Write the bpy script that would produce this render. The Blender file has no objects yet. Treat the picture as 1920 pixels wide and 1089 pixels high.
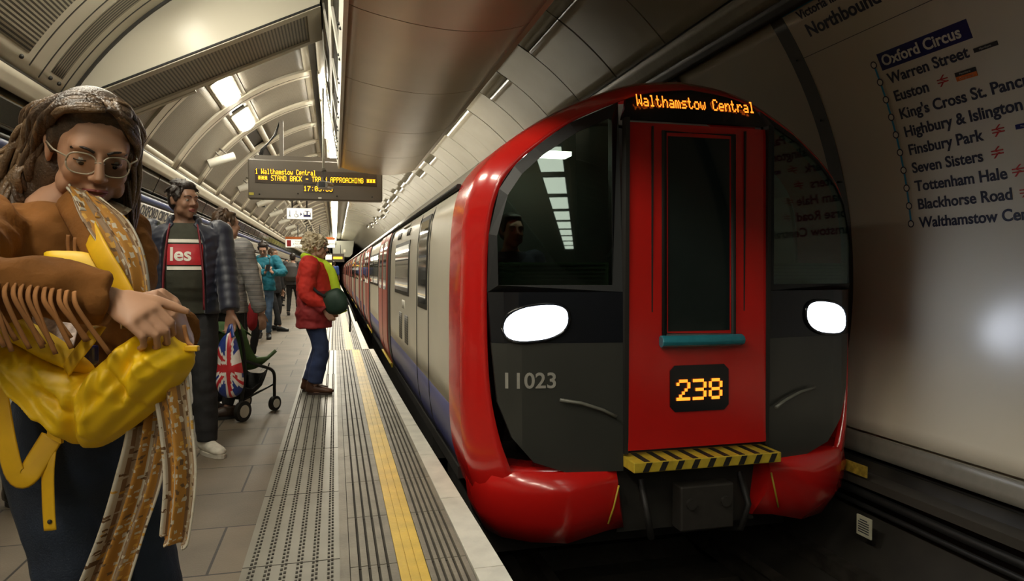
import bpy, bmesh, math, random
import numpy as np
from mathutils import Vector, Matrix, Quaternion, noise as mnoise

S = bpy.context.scene
COL = S.collection
ORD = ('first second third fourth fifth sixth seventh eighth ninth tenth eleventh twelfth thirteenth fourteenth fifteenth sixteenth seventeenth eighteenth nineteenth twentieth '
       'twenty-first twenty-second twenty-third twenty-fourth twenty-fifth twenty-sixth twenty-seventh twenty-eighth twenty-ninth thirtieth thirty-first thirty-second thirty-third thirty-fourth').split()
PI = math.pi

# ------------------------------------------------------------------ camera, world, exposure
FPX = 1290.0
CX, CY, CZ = 0.0, 0.0, 1.25
YAW = math.atan(332.0 / FPX)
PITCH = math.atan(36.5 / FPX)
cam_d = bpy.data.cameras.new('camera')
cam_d.sensor_fit = 'HORIZONTAL'
cam_d.sensor_width = 36.0
cam_d.lens = FPX * 36.0 / 1920.0
cam_d.clip_start = 0.05
cam_d.clip_end = 400
cam = bpy.data.objects.new('camera', cam_d)
COL.objects.link(cam)
cam.location = (CX, CY, CZ)
cam.rotation_euler = (PI / 2 - PITCH, 0, -YAW)
S.camera = cam

C_F = Vector((math.sin(YAW) * math.cos(PITCH), math.cos(YAW) * math.cos(PITCH), -math.sin(PITCH)))
C_R = Vector((math.cos(YAW), -math.sin(YAW), 0))
C_U = C_R.cross(C_F)


def at(px, py, D):
    """world point seen at photo pixel (px, py) at depth D metres"""
    return Vector((CX, CY, CZ)) + D * (C_F + (px - 960) / FPX * C_R - (py - 544.5) / FPX * C_U)


W = bpy.data.worlds.new('World')
S.world = W
W.use_nodes = True
W.node_tree.nodes['Background'].inputs[0].default_value = (0.9, 0.85, 0.7, 1)
W.node_tree.nodes['Background'].inputs[1].default_value = 0.015

S.view_settings.view_transform = 'Standard'
S.view_settings.look = 'None'
S.view_settings.gamma = 1
S.view_settings.use_curve_mapping = False
S.view_settings.exposure = 0.4
S.cycles.max_bounces = 7
S.cycles.diffuse_bounces = 4
S.cycles.glossy_bounces = 4
S.cycles.transparent_max_bounces = 8
S.cycles.sample_clamp_indirect = 6.0
S.cycles.caustics_reflective = False
S.cycles.caustics_refractive = False
LAMP_E = 36.0           # strength of every fluorescent diffuser
LAMP_COL = (1.0, 0.93, 0.76)

# ------------------------------------------------------------------ materials
MATS = {}


def mat(name, col, rough=0.6, metal=0.0, var=0.08, scale=20.0, bump=0.0, bscale=None, emit=None, estr=0.0, coat=0.0, spec=None, sheen=0.0):
    if name in MATS:
        return MATS[name]
    m = bpy.data.materials.new(name)
    m.use_nodes = True
    nt = m.node_tree
    b = nt.nodes['Principled BSDF']
    b.inputs['Roughness'].default_value = rough
    b.inputs['Metallic'].default_value = metal
    if coat:
        b.inputs['Coat Weight'].default_value = coat
        b.inputs['Coat Roughness'].default_value = 0.08
    if spec is not None:
        b.inputs['Specular IOR Level'].default_value = spec
    if sheen:
        b.inputs['Sheen Weight'].default_value = sheen
    tc = nt.nodes.new('ShaderNodeTexCoord')
    nz = nt.nodes.new('ShaderNodeTexNoise')
    nz.inputs['Scale'].default_value = scale
    nz.inputs['Detail'].default_value = 4
    nt.links.new(tc.outputs['Object'], nz.inputs['Vector'])
    r = nt.nodes.new('ShaderNodeValToRGB')
    r.color_ramp.elements[0].position = 0.3
    r.color_ramp.elements[1].position = 0.7
    r.color_ramp.elements[0].color = [max(0, c * (1 - var)) for c in col] + [1]
    r.color_ramp.elements[1].color = [min(1, c * (1 + var)) for c in col] + [1]
    nt.links.new(nz.outputs['Fac'], r.inputs['Fac'])
    nt.links.new(r.outputs['Color'], b.inputs['Base Color'])
    if bump:
        nb = nt.nodes.new('ShaderNodeTexNoise')
        nb.inputs['Scale'].default_value = bscale or scale * 4
        nb.inputs['Detail'].default_value = 3
        nt.links.new(tc.outputs['Object'], nb.inputs['Vector'])
        bp = nt.nodes.new('ShaderNodeBump')
        bp.inputs['Strength'].default_value = bump
        bp.inputs['Distance'].default_value = 0.01
        nt.links.new(nb.outputs['Fac'], bp.inputs['Height'])
        nt.links.new(bp.outputs['Normal'], b.inputs['Normal'])
    if emit is not None:
        b.inputs['Emission Color'].default_value = list(emit) + [1]
        b.inputs['Emission Strength'].default_value = estr
    MATS[name] = m
    return m


def stripes(name, c1, c2, freq, duty=0.5, axis=0, rough=0.5, metal=0.0, holes=None, coords='UV', bump=0.0):
    """lines (or, with holes, a perforated grid) printed on UV metres"""
    m = mat(name, c1, rough, metal)
    nt = m.node_tree
    b = nt.nodes['Principled BSDF']
    tc = nt.nodes.new('ShaderNodeTexCoord')
    sp = nt.nodes.new('ShaderNodeSeparateXYZ')
    nt.links.new(tc.outputs[coords], sp.inputs[0])

    def line(out, fr, du):
        a = nt.nodes.new('ShaderNodeMath'); a.operation = 'MULTIPLY'; a.inputs[1].default_value = fr
        nt.links.new(out, a.inputs[0])
        f = nt.nodes.new('ShaderNodeMath'); f.operation = 'FRACT'
        nt.links.new(a.outputs[0], f.inputs[0])
        g = nt.nodes.new('ShaderNodeMath'); g.operation = 'GREATER_THAN'; g.inputs[1].default_value = du
        nt.links.new(f.outputs[0], g.inputs[0])
        return g.outputs[0]
    o = line(sp.outputs[axis], freq, duty)
    if holes:
        o2 = line(sp.outputs[1 - axis], holes, duty)
        mm = nt.nodes.new('ShaderNodeMath'); mm.operation = 'MULTIPLY'
        nt.links.new(o, mm.inputs[0]); nt.links.new(o2, mm.inputs[1])
        o = mm.outputs[0]
    mx = nt.nodes.new('ShaderNodeMix'); mx.data_type = 'RGBA'
    base = b.inputs['Base Color'].links[0].from_socket
    nt.links.new(o, mx.inputs[0])
    nt.links.new(base, mx.inputs[6])
    mx.inputs[7].default_value = list(c2) + [1]
    nt.links.new(mx.outputs[2], b.inputs['Base Color'])
    return m


def glass(name, tint=(0.6, 0.7, 0.65), rough=0.02, opacity=0.0, dark=(0.02, 0.025, 0.025), boost=1.0):
    m = bpy.data.materials.new(name); m.use_nodes = True
    nt = m.node_tree; nt.nodes.clear()
    out = nt.nodes.new('ShaderNodeOutputMaterial')
    tr = nt.nodes.new('ShaderNodeBsdfTransparent'); tr.inputs[0].default_value = list(tint) + [1]
    df = nt.nodes.new('ShaderNodeBsdfDiffuse'); df.inputs[0].default_value = list(dark) + [1]
    m1 = nt.nodes.new('ShaderNodeMixShader'); m1.inputs[0].default_value = opacity
    nt.links.new(tr.outputs[0], m1.inputs[1]); nt.links.new(df.outputs[0], m1.inputs[2])
    gl = nt.nodes.new('ShaderNodeBsdfGlossy'); gl.inputs['Roughness'].default_value = rough
    fr = nt.nodes.new('ShaderNodeFresnel'); fr.inputs[0].default_value = 1.5
    mu = nt.nodes.new('ShaderNodeMath'); mu.operation = 'MULTIPLY'; mu.inputs[1].default_value = boost; mu.use_clamp = True
    nt.links.new(fr.outputs[0], mu.inputs[0])
    m2 = nt.nodes.new('ShaderNodeMixShader')
    nt.links.new(mu.outputs[0], m2.inputs[0])
    nt.links.new(m1.outputs[0], m2.inputs[1]); nt.links.new(gl.outputs[0], m2.inputs[2])
    nt.links.new(m2.outputs[0], out.inputs[0])
    MATS[name] = m
    return m


def lamp_mat(name, col, strength):
    return mat(name, (0.9, 0.9, 0.88), 0.4, emit=col, estr=strength)


# ------------------------------------------------------------------ object helpers
def tag(o, label=None, cat=None, group=None, kind=None):
    if label: o['label'] = label
    if cat: o['category'] = cat
    if group: o['group'] = group
    if kind: o['kind'] = kind
    return o


def empty(name, loc=(0, 0, 0), rz=0.0):
    o = bpy.data.objects.new(name, None)
    o.empty_display_size = 0.1
    COL.objects.link(o)
    o.location = loc
    o.rotation_euler = (0, 0, rz)
    return o


def thing(name, label, cat, loc=(0, 0, 0), rz=0.0, group=None):
    return tag(empty(name, loc, rz), label, cat, group)


def copy_tree(o, parent=None):
    c = o.copy(); COL.objects.link(c)
    if parent is not None: c.parent = parent
    for ch in list(o.children):
        copy_tree(ch, c)
    return c


class MB:
    """collects shapes, links them as ONE mesh object"""
    def __init__(self):
        self.v = []; self.f = []; self.mi = []; self.uv = []; self.smooth = []

    def add(self, vs, fs, mi=0, uvs=None, smooth=False):
        n = len(self.v)
        self.v += [tuple(p) for p in vs]
        for k, f in enumerate(fs):
            self.f.append([n + i for i in f]); self.mi.append(mi); self.smooth.append(smooth)
            self.uv.append(uvs[k] if uvs else None)
        return self

    def box(self, x0, x1, y0, y1, z0, z1, mi=0):
        vs = [(x0, y0, z0), (x1, y0, z0), (x1, y1, z0), (x0, y1, z0), (x0, y0, z1), (x1, y0, z1), (x1, y1, z1), (x0, y1, z1)]
        return self.add(vs, [(3, 2, 1, 0), (4, 5, 6, 7), (0, 1, 5, 4), (1, 2, 6, 5), (2, 3, 7, 6), (3, 0, 4, 7)], mi)

    def obox(self, c, ax, ay, az, mi=0):
        """oriented box: centre, three half-axis vectors"""
        c, ax, ay, az = Vector(c), Vector(ax), Vector(ay), Vector(az)
        vs = [c + sx * ax + sy * ay + sz * az for sz in (-1, 1) for sy in (-1, 1) for sx in (-1, 1)]
        return self.add(vs, [(0, 2, 3, 1), (4, 5, 7, 6), (0, 1, 5, 4), (2, 6, 7, 3), (0, 4, 6, 2), (1, 3, 7, 5)], mi)

    def grid(self, P, mi=0, smooth=True, closed_u=False, closed_v=False, uv=None):
        """P[i][j] points"""
        nu, nv = len(P), len(P[0])
        vs = [p for row in P for p in row]
        fs, uvs = [], []
        for i in range(nu if closed_u else nu - 1):
            for j in range(nv if closed_v else nv - 1):
                a, b = i, (i + 1) % nu
                c, d = j, (j + 1) % nv
                fs.append((a * nv + c, b * nv + c, b * nv + d, a * nv + d))
                if uv:
                    uvs.append((uv[a][c], uv[b][c], uv[b][d], uv[a][d]))
        return self.add(vs, fs, mi, uvs if uv else None, smooth)

    def tube(self, pts, rad, n=10, mi=0, smooth=True, cap=True, flat=None):
        """round (or flattened) tube through pts; rad number or list of r or (rx, ry)"""
        pts = [Vector(p) for p in pts]
        if not isinstance(rad, (list, tuple)): rad = [rad] * len(pts)
        rings = []
        up = None
        for i, p in enumerate(pts):
            t = (pts[min(i + 1, len(pts) - 1)] - pts[max(i - 1, 0)]).normalized()
            if up is None:
                h = Vector(flat) if flat is not None else (Vector((0, 0, 1)) if abs(t.z) < 0.9 else Vector((0, 1, 0)))
            else:
                h = up
            u = (h - t * h.dot(t))
            if u.length < 1e-5: u = t.orthogonal()
            u.normalize(); up = u
            w = t.cross(u)
            r = rad[i]
            rx, ry = r if isinstance(r, (list, tuple)) else (r, r)
            rings.append([p + w * (rx * math.cos(2 * PI * k / n)) + u * (ry * math.sin(2 * PI * k / n)) for k in range(n)])
        self.grid(rings, mi, smooth, closed_v=True)
        if cap:
            m = len(self.v)
            L = len(rings) * n
            self.f.append([m - L + k for k in range(n)][::-1]); self.mi.append(mi); self.smooth.append(False); self.uv.append(None)
            self.f.append([m - n + k for k in range(n)]); self.mi.append(mi); self.smooth.append(False); self.uv.append(None)
        return self

    def cyl(self, a, b, r, n=16, mi=0):
        a, b = Vector(a), Vector(b)
        t = (b - a).normalized(); u = t.orthogonal().normalized(); w = t.cross(u)
        R = [[p + u * r * math.cos(2 * PI * k / n) + w * r * math.sin(2 * PI * k / n) for k in range(n)] for p in (a, b)]
        self.grid(R, mi, True, closed_v=True)
        self.add(R[0], [tuple(range(n))], mi)
        self.add(R[1], [tuple(range(n))[::-1]], mi)
        return self

    def ball(self, c, r, rot=None, nu=16, nv=10, mi=0):
        c = Vector(c)
        rx, ry, rz = r if isinstance(r, (tuple, list)) else (r, r, r)
        P = []
        for j in range(nv + 1):
            th = PI * (j / nv) * 0.998 + 0.003
            row = []
            for i in range(nu):
                ph = 2 * PI * i / nu
                v = Vector((rx * math.sin(th) * math.cos(ph), ry * math.sin(th) * math.sin(ph), rz * math.cos(th)))
                if rot is not None: v = rot @ v
                row.append(c + v)
            P.append(row)
        self.grid(P, mi, True, closed_v=True)
        k = len(self.v)
        self.f.append([k - nu * (nv + 1) + i for i in range(nu)]); self.mi.append(mi); self.smooth.append(True); self.uv.append(None)
        self.f.append([k - nu + i for i in range(nu)][::-1]); self.mi.append(mi); self.smooth.append(True); self.uv.append(None)
        return self

    def prism(self, poly, z0, z1, mi=0, M=None):
        """poly of (x, y) raised along z, then mapped by matrix M"""
        n = len(poly)
        vs = [Vector((x, y, z0)) for x, y in poly] + [Vector((x, y, z1)) for x, y in poly]
        if M is not None: vs = [M @ v for v in vs]
        fs = [tuple(range(n))[::-1], tuple(range(n, 2 * n))] + [(i, (i + 1) % n, n + (i + 1) % n, n + i) for i in range(n)]
        return self.add(vs, fs, mi)

    def mesh(self, name):
        me = bpy.data.meshes.new(name)
        me.from_pydata(self.v, [], self.f)
        me.polygons.foreach_set('material_index', self.mi)
        me.polygons.foreach_set('use_smooth', self.smooth)
        if any(u is not None for u in self.uv):
            l = me.uv_layers.new(name='UVMap')
            for p, u in zip(me.polygons, self.uv):
                if u is not None:
                    for li, c in zip(p.loop_indices, u): l.data[li].uv = c
        me.update()
        return me

    def build(self, name, mats, parent=None, fix=True, **kw):
        me = self.mesh(name)
        if not isinstance(mats, (list, tuple)): mats = [mats]
        for m in mats: me.materials.append(m)
        if fix:
            bm = bmesh.new(); bm.from_mesh(me)
            bmesh.ops.recalc_face_normals(bm, faces=bm.faces)
            bm.to_mesh(me); bm.free()
        o = bpy.data.objects.new(name, me)
        COL.objects.link(o)
        if parent is not None: o.parent = parent
        return tag(o, **kw)


def bake(o):
    """replace an object's mesh by its evaluated mesh (modifiers applied)"""
    dg = bpy.context.evaluated_depsgraph_get()
    me = bpy.data.meshes.new_from_object(o.evaluated_get(dg))
    o.modifiers.clear()
    o.data = me
    return o


def soft(o, w=0.004, seg=2):
    b = o.modifiers.new('b', 'BEVEL'); b.width = w; b.segments = seg; b.limit_method = 'ANGLE'
    b.harden_normals = False
    return o


def remesh(mb, name, m, parent=None, voxel=0.01, smooth=3, **kw):
    o = mb.build(name, m, None)
    r = o.modifiers.new('r', 'REMESH'); r.mode = 'VOXEL'; r.voxel_size = voxel; r.use_smooth_shade = True
    if smooth:
        s = o.modifiers.new('s', 'SMOOTH'); s.factor = 0.5; s.iterations = smooth
    bake(o)
    if not isinstance(m, (list, tuple)): m = [m]
    o.data.materials.clear()
    for k in m: o.data.materials.append(k)
    o.data.polygons.foreach_set('use_smooth', [True] * len(o.data.polygons))
    if parent is not None: o.parent = parent
    return tag(o, **kw)


def text_mesh(txt, size, align='LEFT', bold=0.0, depth=0.0):
    c = bpy.data.curves.new('text', 'FONT')
    c.body = txt; c.size = size; c.align_x = align
    c.offset = bold; c.extrude = depth; c.resolution_u = 4
    o = bpy.data.objects.new('text', c)
    COL.objects.link(o)
    dg = bpy.context.evaluated_depsgraph_get()
    me = bpy.data.meshes.new_from_object(o.evaluated_get(dg))
    bpy.data.objects.remove(o)
    return me


def text_obj(name, txt, size, m, parent, M, align='LEFT', bold=0.0, depth=0.001, width=None, fn=None):
    me = text_mesh(txt, size, align, bold, depth)
    xs = [v.co.x for v in me.vertices]
    sx = 1.0
    if width and xs: sx = width / (max(xs) - min(xs))
    if fn is not None:                       # bend onto a curved surface: subdivide a little first
        bm = bmesh.new(); bm.from_mesh(me)
        bmesh.ops.triangulate(bm, faces=bm.faces)
        bm.to_mesh(me); bm.free()
    for v in me.vertices:
        p = Vector((v.co.x * sx, v.co.y, v.co.z))
        v.co = fn(p) if fn is not None else M @ p
    me.materials.append(m)
    o = bpy.data.objects.new(name, me)
    COL.objects.link(o)
    o.parent = parent
    return o


FONT57 = {
 'A': "01110 10001 10001 11111 10001 10001 10001", 'B': "11110 10001 10001 11110 10001 10001 11110",
 'C': "01110 10001 10000 10000 10000 10001 01110", 'D': "11110 10001 10001 10001 10001 10001 11110",
 'G': "01110 10001 10000 10111 10001 10001 01110", 'H': "10001 10001 10001 11111 10001 10001 10001",
 'I': "01110 00100 00100 00100 00100 00100 01110", 'K': "10001 10010 10100 11000 10100 10010 10001",
 'N': "10001 11001 10101 10011 10001 10001 10001", 'O': "01110 10001 10001 10001 10001 10001 01110",
 'P': "11110 10001 10001 11110 10000 10000 10000", 'R': "11110 10001 10001 11110 10100 10010 10001",
 'S': "01111 10000 10000 01110 00001 00001 11110", 'T': "11111 00100 00100 00100 00100 00100 00100",
 'W': "10001 10001 10001 10101 10101 11011 10001", '*': "00000 10101 01110 11111 01110 10101 00000",
 '-': "00000 00000 00000 11111 00000 00000 00000", '1': "00100 01100 00100 00100 00100 00100 01110",
 '0': "01110 10001 10011 10101 11001 10001 01110", '7': "11111 00001 00010 00100 00100 01000 01000",
 '5': "11111 10000 11110 00001 00001 10001 01110", '6': "00110 01000 10000 11110 10001 10001 01110",
 '2': "01110 10001 00001 00010 00100 01000 11111", '3': "11110 00001 00001 01110 00001 00001 11110",
 '8': "01110 10001 10001 01110 10001 10001 01110", ':': "00000 00100 00000 00000 00000 00100 00000",
 'a': "00000 00000 01110 00001 01111 10001 01111", 'l': "01100 00100 00100 00100 00100 00100 01110",
 't': "01000 01000 11100 01000 01000 01001 00110", 'h': "10000 10000 10110 11001 10001 10001 10001",
 'm': "00000 00000 11010 10101 10101 10101 10101", 's': "00000 00000 01111 10000 01110 00001 11110",
 'o': "00000 00000 01110 10001 10001 10001 01110", 'w': "00000 00000 10001 10001 10101 10101 01010",
 'e': "00000 00000 01110 10001 11111 10000 01110", 'n': "00000 00000 10110 11001 10001 10001 10001",
 'r': "00000 00000 10110 11001 10000 10000 10000", ' ': "00000 00000 00000 00000 00000 00000 00000",
}


def dots(mb, txt, pitch, fn, narrow=0, fat=0.42):
    """dot matrix lettering; fn maps (x, y) of the sign face to space, y up from the baseline"""
    x = 0.0
    for ch in txt:
        g = FONT57[ch].split()
        for r in range(7):
            for c in range(5):
                if g[r][c] == '1':
                    cx, cy = x + c * pitch, (6 - r) * pitch
                    h = pitch * fat
                    q = [(cx - h, cy - h), (cx + h, cy - h), (cx + h, cy + h), (cx - h, cy + h)]
                    mb.add([fn(a, b, 0.0) for a, b in q] + [fn(a, b, 0.002) for a, b in q],
                           [(4, 5, 6, 7), (0, 1, 5, 4), (1, 2, 6, 5), (2, 3, 7, 6), (3, 0, 4, 7)])
        x += (6 - narrow) * pitch
    return x
# ------------------------------------------------------------------ the tunnel: circle of radius TR round (TX, TZ)
TX, TZ, TR = 0.55, 1.15, 3.25
Y0, Y1 = -34.0, 96.0


def tp(phi, y, dr=0.0):
    """point on the tunnel skin; phi in degrees from the crown, + towards the track; dr inwards"""
    a = math.radians(phi)
    return Vector((TX + (TR - dr) * math.sin(a), y, TZ + (TR - dr) * math.cos(a)))


def phi_l(z): return -math.degrees(math.acos((z - TZ) / TR))
def phi_r(z): return math.degrees(math.acos((z - TZ) / TR))


def skin(mb, p0, p1, ya, yb, dr=0.0, thick=0.03, n=10, mi=0):
    """closed curved slab on the tunnel skin"""
    prof = [(p0 + (p1 - p0) * k / n, dr) for k in range(n + 1)] + [(p1 + (p0 - p1) * k / n, dr - thick) for k in range(n + 1)]
    A = [tp(p, ya, d) for p, d in prof]; B = [tp(p, yb, d) for p, d in prof]
    L = [math.radians(p - p0) * TR for p, d in prof]
    uv = [[(l, ya) for l in L], [(l, yb) for l in L]]
    mb.grid([A, B], mi, True, closed_v=True, uv=uv)
    m = len(prof)
    for R in (A, B):
        for k in range(n):
            a, b, c, d = k, k + 1, m - 2 - k, m - 1 - k
            mb.add([R[a], R[b], R[c], R[d]], [(0, 1, 2, 3)], mi)
    return mb


M_cream = mat('cream_paint', (0.56, 0.52, 0.42), 0.38, var=0.05, scale=3)
M_rib = mat('rib_paint', (0.62, 0.57, 0.46), 0.42, var=0.05, scale=4)
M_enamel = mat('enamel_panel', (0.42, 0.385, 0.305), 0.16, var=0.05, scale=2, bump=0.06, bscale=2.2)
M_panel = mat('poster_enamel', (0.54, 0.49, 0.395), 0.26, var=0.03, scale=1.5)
M_dark = mat('dark_trim', (0.028, 0.026, 0.023), 0.45, var=0.15)
M_gap = mat('black_gap', (0.006, 0.006, 0.006), 0.7)
M_grey = mat('grey_metal', (0.17, 0.155, 0.13), 0.45, 0.3, var=0.12, scale=8)
M_perf = stripes('perforated_metal', (0.22, 0.19, 0.145), (0.07, 0.06, 0.045), 55.0, 0.62, 0, 0.5, 0.0, holes=55.0)
M_slat = stripes('slatted_grille', (0.36, 0.325, 0.25), (0.03, 0.027, 0.02), 32.0, 0.5, 0, 0.45)
M_slat2 = stripes('beam_grille', (0.34, 0.30, 0.235), (0.05, 0.045, 0.035), 30.0, 0.55, 0, 0.45)
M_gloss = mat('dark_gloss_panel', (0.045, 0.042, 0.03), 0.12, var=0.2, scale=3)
M_blue = mat('blue_band', (0.02, 0.05, 0.22), 0.35)
M_frieze = mat('frieze_white', (0.50, 0.47, 0.39), 0.3)
M_text = mat('black_lettering', (0.012, 0.014, 0.03), 0.5)
M_black = mat('black_paint', (0.012, 0.012, 0.012), 0.5)
M_white = mat('white_paint', (0.72, 0.70, 0.62), 0.4, var=0.04)
M_conc = mat('sooty_concrete', (0.03, 0.026, 0.02), 0.85, var=0.4, scale=6, bump=0.5)
M_steel = mat('rail_steel', (0.16, 0.14, 0.12), 0.35, 0.8, var=0.3, scale=9)
M_lamp = lamp_mat('fluorescent_diffuser', LAMP_COL, LAMP_E)
M_lampc = lamp_mat('crown_diffuser', LAMP_COL, LAMP_E * 1.1)

# shell behind everything (keeps the light in)
mb = MB()
skin(mb, -180, 180, Y0 - 1, Y1 + 1, dr=-0.16, thick=0.05, n=60)
mb.build('tunnel_shell', M_conc, kind='structure')
mb = MB(); mb.box(-3.0, 4.1, Y1 + 0.6, Y1 + 0.7, -2.3, 4.6)
mb.build('wall_end', M_black, kind='structure')
mb = MB(); mb.box(-3.0, 4.1, Y0 - 0.5, Y0 - 0.4, -2.3, 4.6)
mb.build('wall_behind', M_panel, kind='structure')

# ---------------- platform floor
FX0, FX1 = -2.52, 0.56
M_slab = mat('paving_slab', (0.135, 0.11, 0.08), 0.55, var=0.22, scale=2.2, bump=0.15, bscale=120)
nt = M_slab.node_tree
b_ = nt.nodes['Principled BSDF']
tc = nt.nodes.new('ShaderNodeTexCoord'); mp = nt.nodes.new('ShaderNodeMapping')
mp.inputs['Location'].default_value = (0.13, 0.28, 0)
br = nt.nodes.new('ShaderNodeTexBrick')
br.inputs['Scale'].default_value = 1.0
br.inputs['Brick Width'].default_value = 0.78
br.inputs['Row Height'].default_value = 0.55
br.inputs['Mortar Size'].default_value = 0.006
br.inputs['Color1'].default_value = (0.8, 0.8, 0.8, 1); br.inputs['Color2'].default_value = (1.15, 1.12, 1.08, 1)
br.inputs['Mortar'].default_value = (0.12, 0.12, 0.12, 1)
nt.links.new(tc.outputs['Object'], mp.inputs[0]); nt.links.new(mp.outputs[0], br.inputs['Vector'])
mx = nt.nodes.new('ShaderNodeMix'); mx.data_type = 'RGBA'; mx.blend_type = 'MULTIPLY'; mx.inputs[0].default_value = 1
nt.links.new(b_.inputs['Base Color'].links[0].from_socket, mx.inputs[6]); nt.links.new(br.outputs['Color'], mx.inputs[7])
nt.links.new(mx.outputs[2], b_.inputs['Base Color'])

mb = MB(); mb.box(FX0, -0.386, Y0, Y1, -0.20, 0.0)
mb.build('floor', M_slab, kind='structure')

SEAM = 11.2


def edge_x(y):         # outer platform edge in plan
    if y <= SEAM: return float(np.interp(y, [-7, 2.7, 3.9, 5.6, 7.3, 11.2], [0.70, 0.686, 0.665, 0.635, 0.615, 0.590]))
    return float(np.interp(y, [11.2, 30, 96], [0.52, 0.50, 0.50]))


M_tac = mat('tactile_plate', (0.20, 0.19, 0.155), 0.42, 0.25, var=0.10, scale=5)
M_rtile = mat('ribbed_tile', (0.185, 0.165, 0.125), 0.5, var=0.25, scale=5, bump=0.2, bscale=60)
M_groove = mat('groove_dark', (0.03, 0.025, 0.018), 0.8)  # near-black colour for groove floors and stud marks
M_yellow = mat('yellow_line_paint', (0.62, 0.42, 0.06), 0.45, var=0.16, scale=6, bump=0.2, bscale=50)
M_coping = mat('white_edge_paint', (0.62, 0.60, 0.52), 0.5, var=0.14, scale=7, bump=0.15, bscale=70)

# tactile plate with six rows of slotted studs
for k, (ya, yb, dx) in enumerate([(Y0, SEAM, 0.0), (SEAM, Y1, -0.09)]):
    mb = MB(); mb.box(-0.386 + dx * (k == 1) * 0.0, 0.012 + dx, ya, yb, -0.2, 0.0)
    if k == 0:
        for r in range(6):
            x = -0.345 + r * 0.0635
            y = 1.6
            while y < 8.6:
                mb.box(x - 0.012, x - 0.002, y, y + 0.018, -0.002, 0.003, 1)
                mb.box(x + 0.003, x + 0.013, y + 0.010, y + 0.028, -0.002, 0.003, 1)
                y += 0.042
            mb.box(x - 0.006, x + 0.006, 8.6, SEAM, -0.002, 0.0015, 1)
        for y in (3.05, 4.0, 5.0, 6.1): mb.box(-0.386, 0.012, y, y + 0.004, -0.001, 0.0012, 1)
    else:
        for r in range(6): mb.box(-0.36 + r * 0.06, -0.345 + r * 0.06, ya, yb, -0.001, 0.0015, 1)
    mb.build('trim_%d' % (k + 1), [M_tac, M_groove], kind='structure')

# ribbed tiles either side of the yellow line: real grooves


def ribbed(mb, xa, xb, ya, yb, n, gap=0.012):
    xs = np.linspace(xa, xb, n + 1)
    for i in range(n):
        mb.box(xs[i] + (gap / 2 if i else 0), xs[i + 1] - (gap / 2 if i < n - 1 else 0), ya, yb, -0.02, 0.0, 0)
    mb.box(xa, xb, ya, yb, -0.2, -0.013, 1)


k = 3
for (ya, yb, dx) in [(Y0, SEAM, 0.0), (SEAM + 0.01, Y1, -0.09)]:
    mb = MB(); mb.box(0.012 + dx, 0.052 + dx, ya, yb, -0.2, -0.002)
    mb.build('trim_%d' % k, M_rtile, kind='structure'); k += 1
    mb = MB()
    y = ya + 0.35
    ends = []
    while y < min(yb, 14): ends.append(y); y += 0.6
    ends.append(yb)
    s = ya
    for e in ends:
        ribbed(mb, 0.055 + dx, 0.250 + dx, s, e - 0.006, 5)
        ribbed(mb, 0.372 + dx, 0.548 + dx, s, e - 0.006, 6)
        s = e
    mb.build('trim_%d' % k, [M_rtile, M_groove], kind='structure'); k += 1
    mb = MB()
    for i in range(3):
        a = 0.252 + dx + i * 0.0395
        mb.box(a, a + 0.0365, ya, yb, -0.02, 0.001, 0)
    mb.box(0.252 + dx, 0.3705 + dx, ya, yb, -0.2, -0.004, 0)
    mb.build('trim_%d' % k, M_yellow, kind='structure'); k += 1
    # white coping stones, nosing to the track
    ys = [ya] + [y for y in np.arange(math.ceil(ya), min(yb, 24), 0.92)][1:] + [yb]
    mb = MB()
    for a, b in zip(ys[:-1], ys[1:]):
        xa0, xb0 = 0.552 + dx * 0.9, 0.552 + dx * 0.9
        if ya < 0:
            xa0 = float(np.interp(a, [2.7, 11.2], [0.556, 0.518])); xb0 = float(np.interp(b, [2.7, 11.2], [0.556, 0.518]))
        else: xa0 = xb0 = 0.415
        ea, eb = edge_x(a + (0.02 if ya > 0 else 0)), edge_x(b - (0.02 if yb < 20 else 0))
        g = 0.0025
        P = [(xa0, a + g), (ea, a + g), (eb, b - g), (xb0, b - g)]
        mb.prism(P, -0.09, 0.004)
    mb.build('trim_%d' % k, M_coping, kind='structure'); k += 1
mb = MB()
mb.box(0.30, 0.548, Y0, SEAM, -1.4, -0.09); mb.box(0.30, 0.44, SEAM, Y1, -1.4, -0.09)
mb.build('wall_platform', M_conc, kind='structure')

# ---------------- track
mb = MB(); mb.box(0.3, 3.7, Y0, Y1, -1.5, -1.05)
mb.build('trackbed', M_conc, kind='structure')
RZ = -0.74
M_rail = M_steel
for x, lab in ((2.07 - 0.7175, 'running rail nearer the platform edge, under the train'), (2.07 + 0.7175, 'running rail nearer the far wall, under the train')):
    r = MB()
    r.prism([(-0.035, 0), (0.035, 0), (0.035, -0.035), (0.008, -0.05), (0.008, -0.13), (0.065, -0.15), (-0.065, -0.15), (-0.008, -0.13), (-0.008, -0.05), (-0.035, -0.035)], Y0, Y1, M=Matrix(((1, 0, 0, x), (0, 0, 1, 0), (0, 1, 0, RZ), (0, 0, 0, 1))))
    tag(r.build('running_rail', M_rail), 'steel ' + lab, 'rail')
r = MB(); r.box(3.19, 3.29, Y0, Y1, RZ - 0.04, RZ + 0.07); r.box(3.22, 3.26, Y0, Y1, RZ - 0.12, RZ - 0.04)
for y in np.arange(0.5, 8, 1.4): r.box(3.18, 3.30, y, y + 0.14, -1.05, RZ - 0.11)
tag(r.build('conductor_rail', M_rail), 'dark conductor rail running along the foot of the far wall', 'rail')
sl = None
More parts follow.
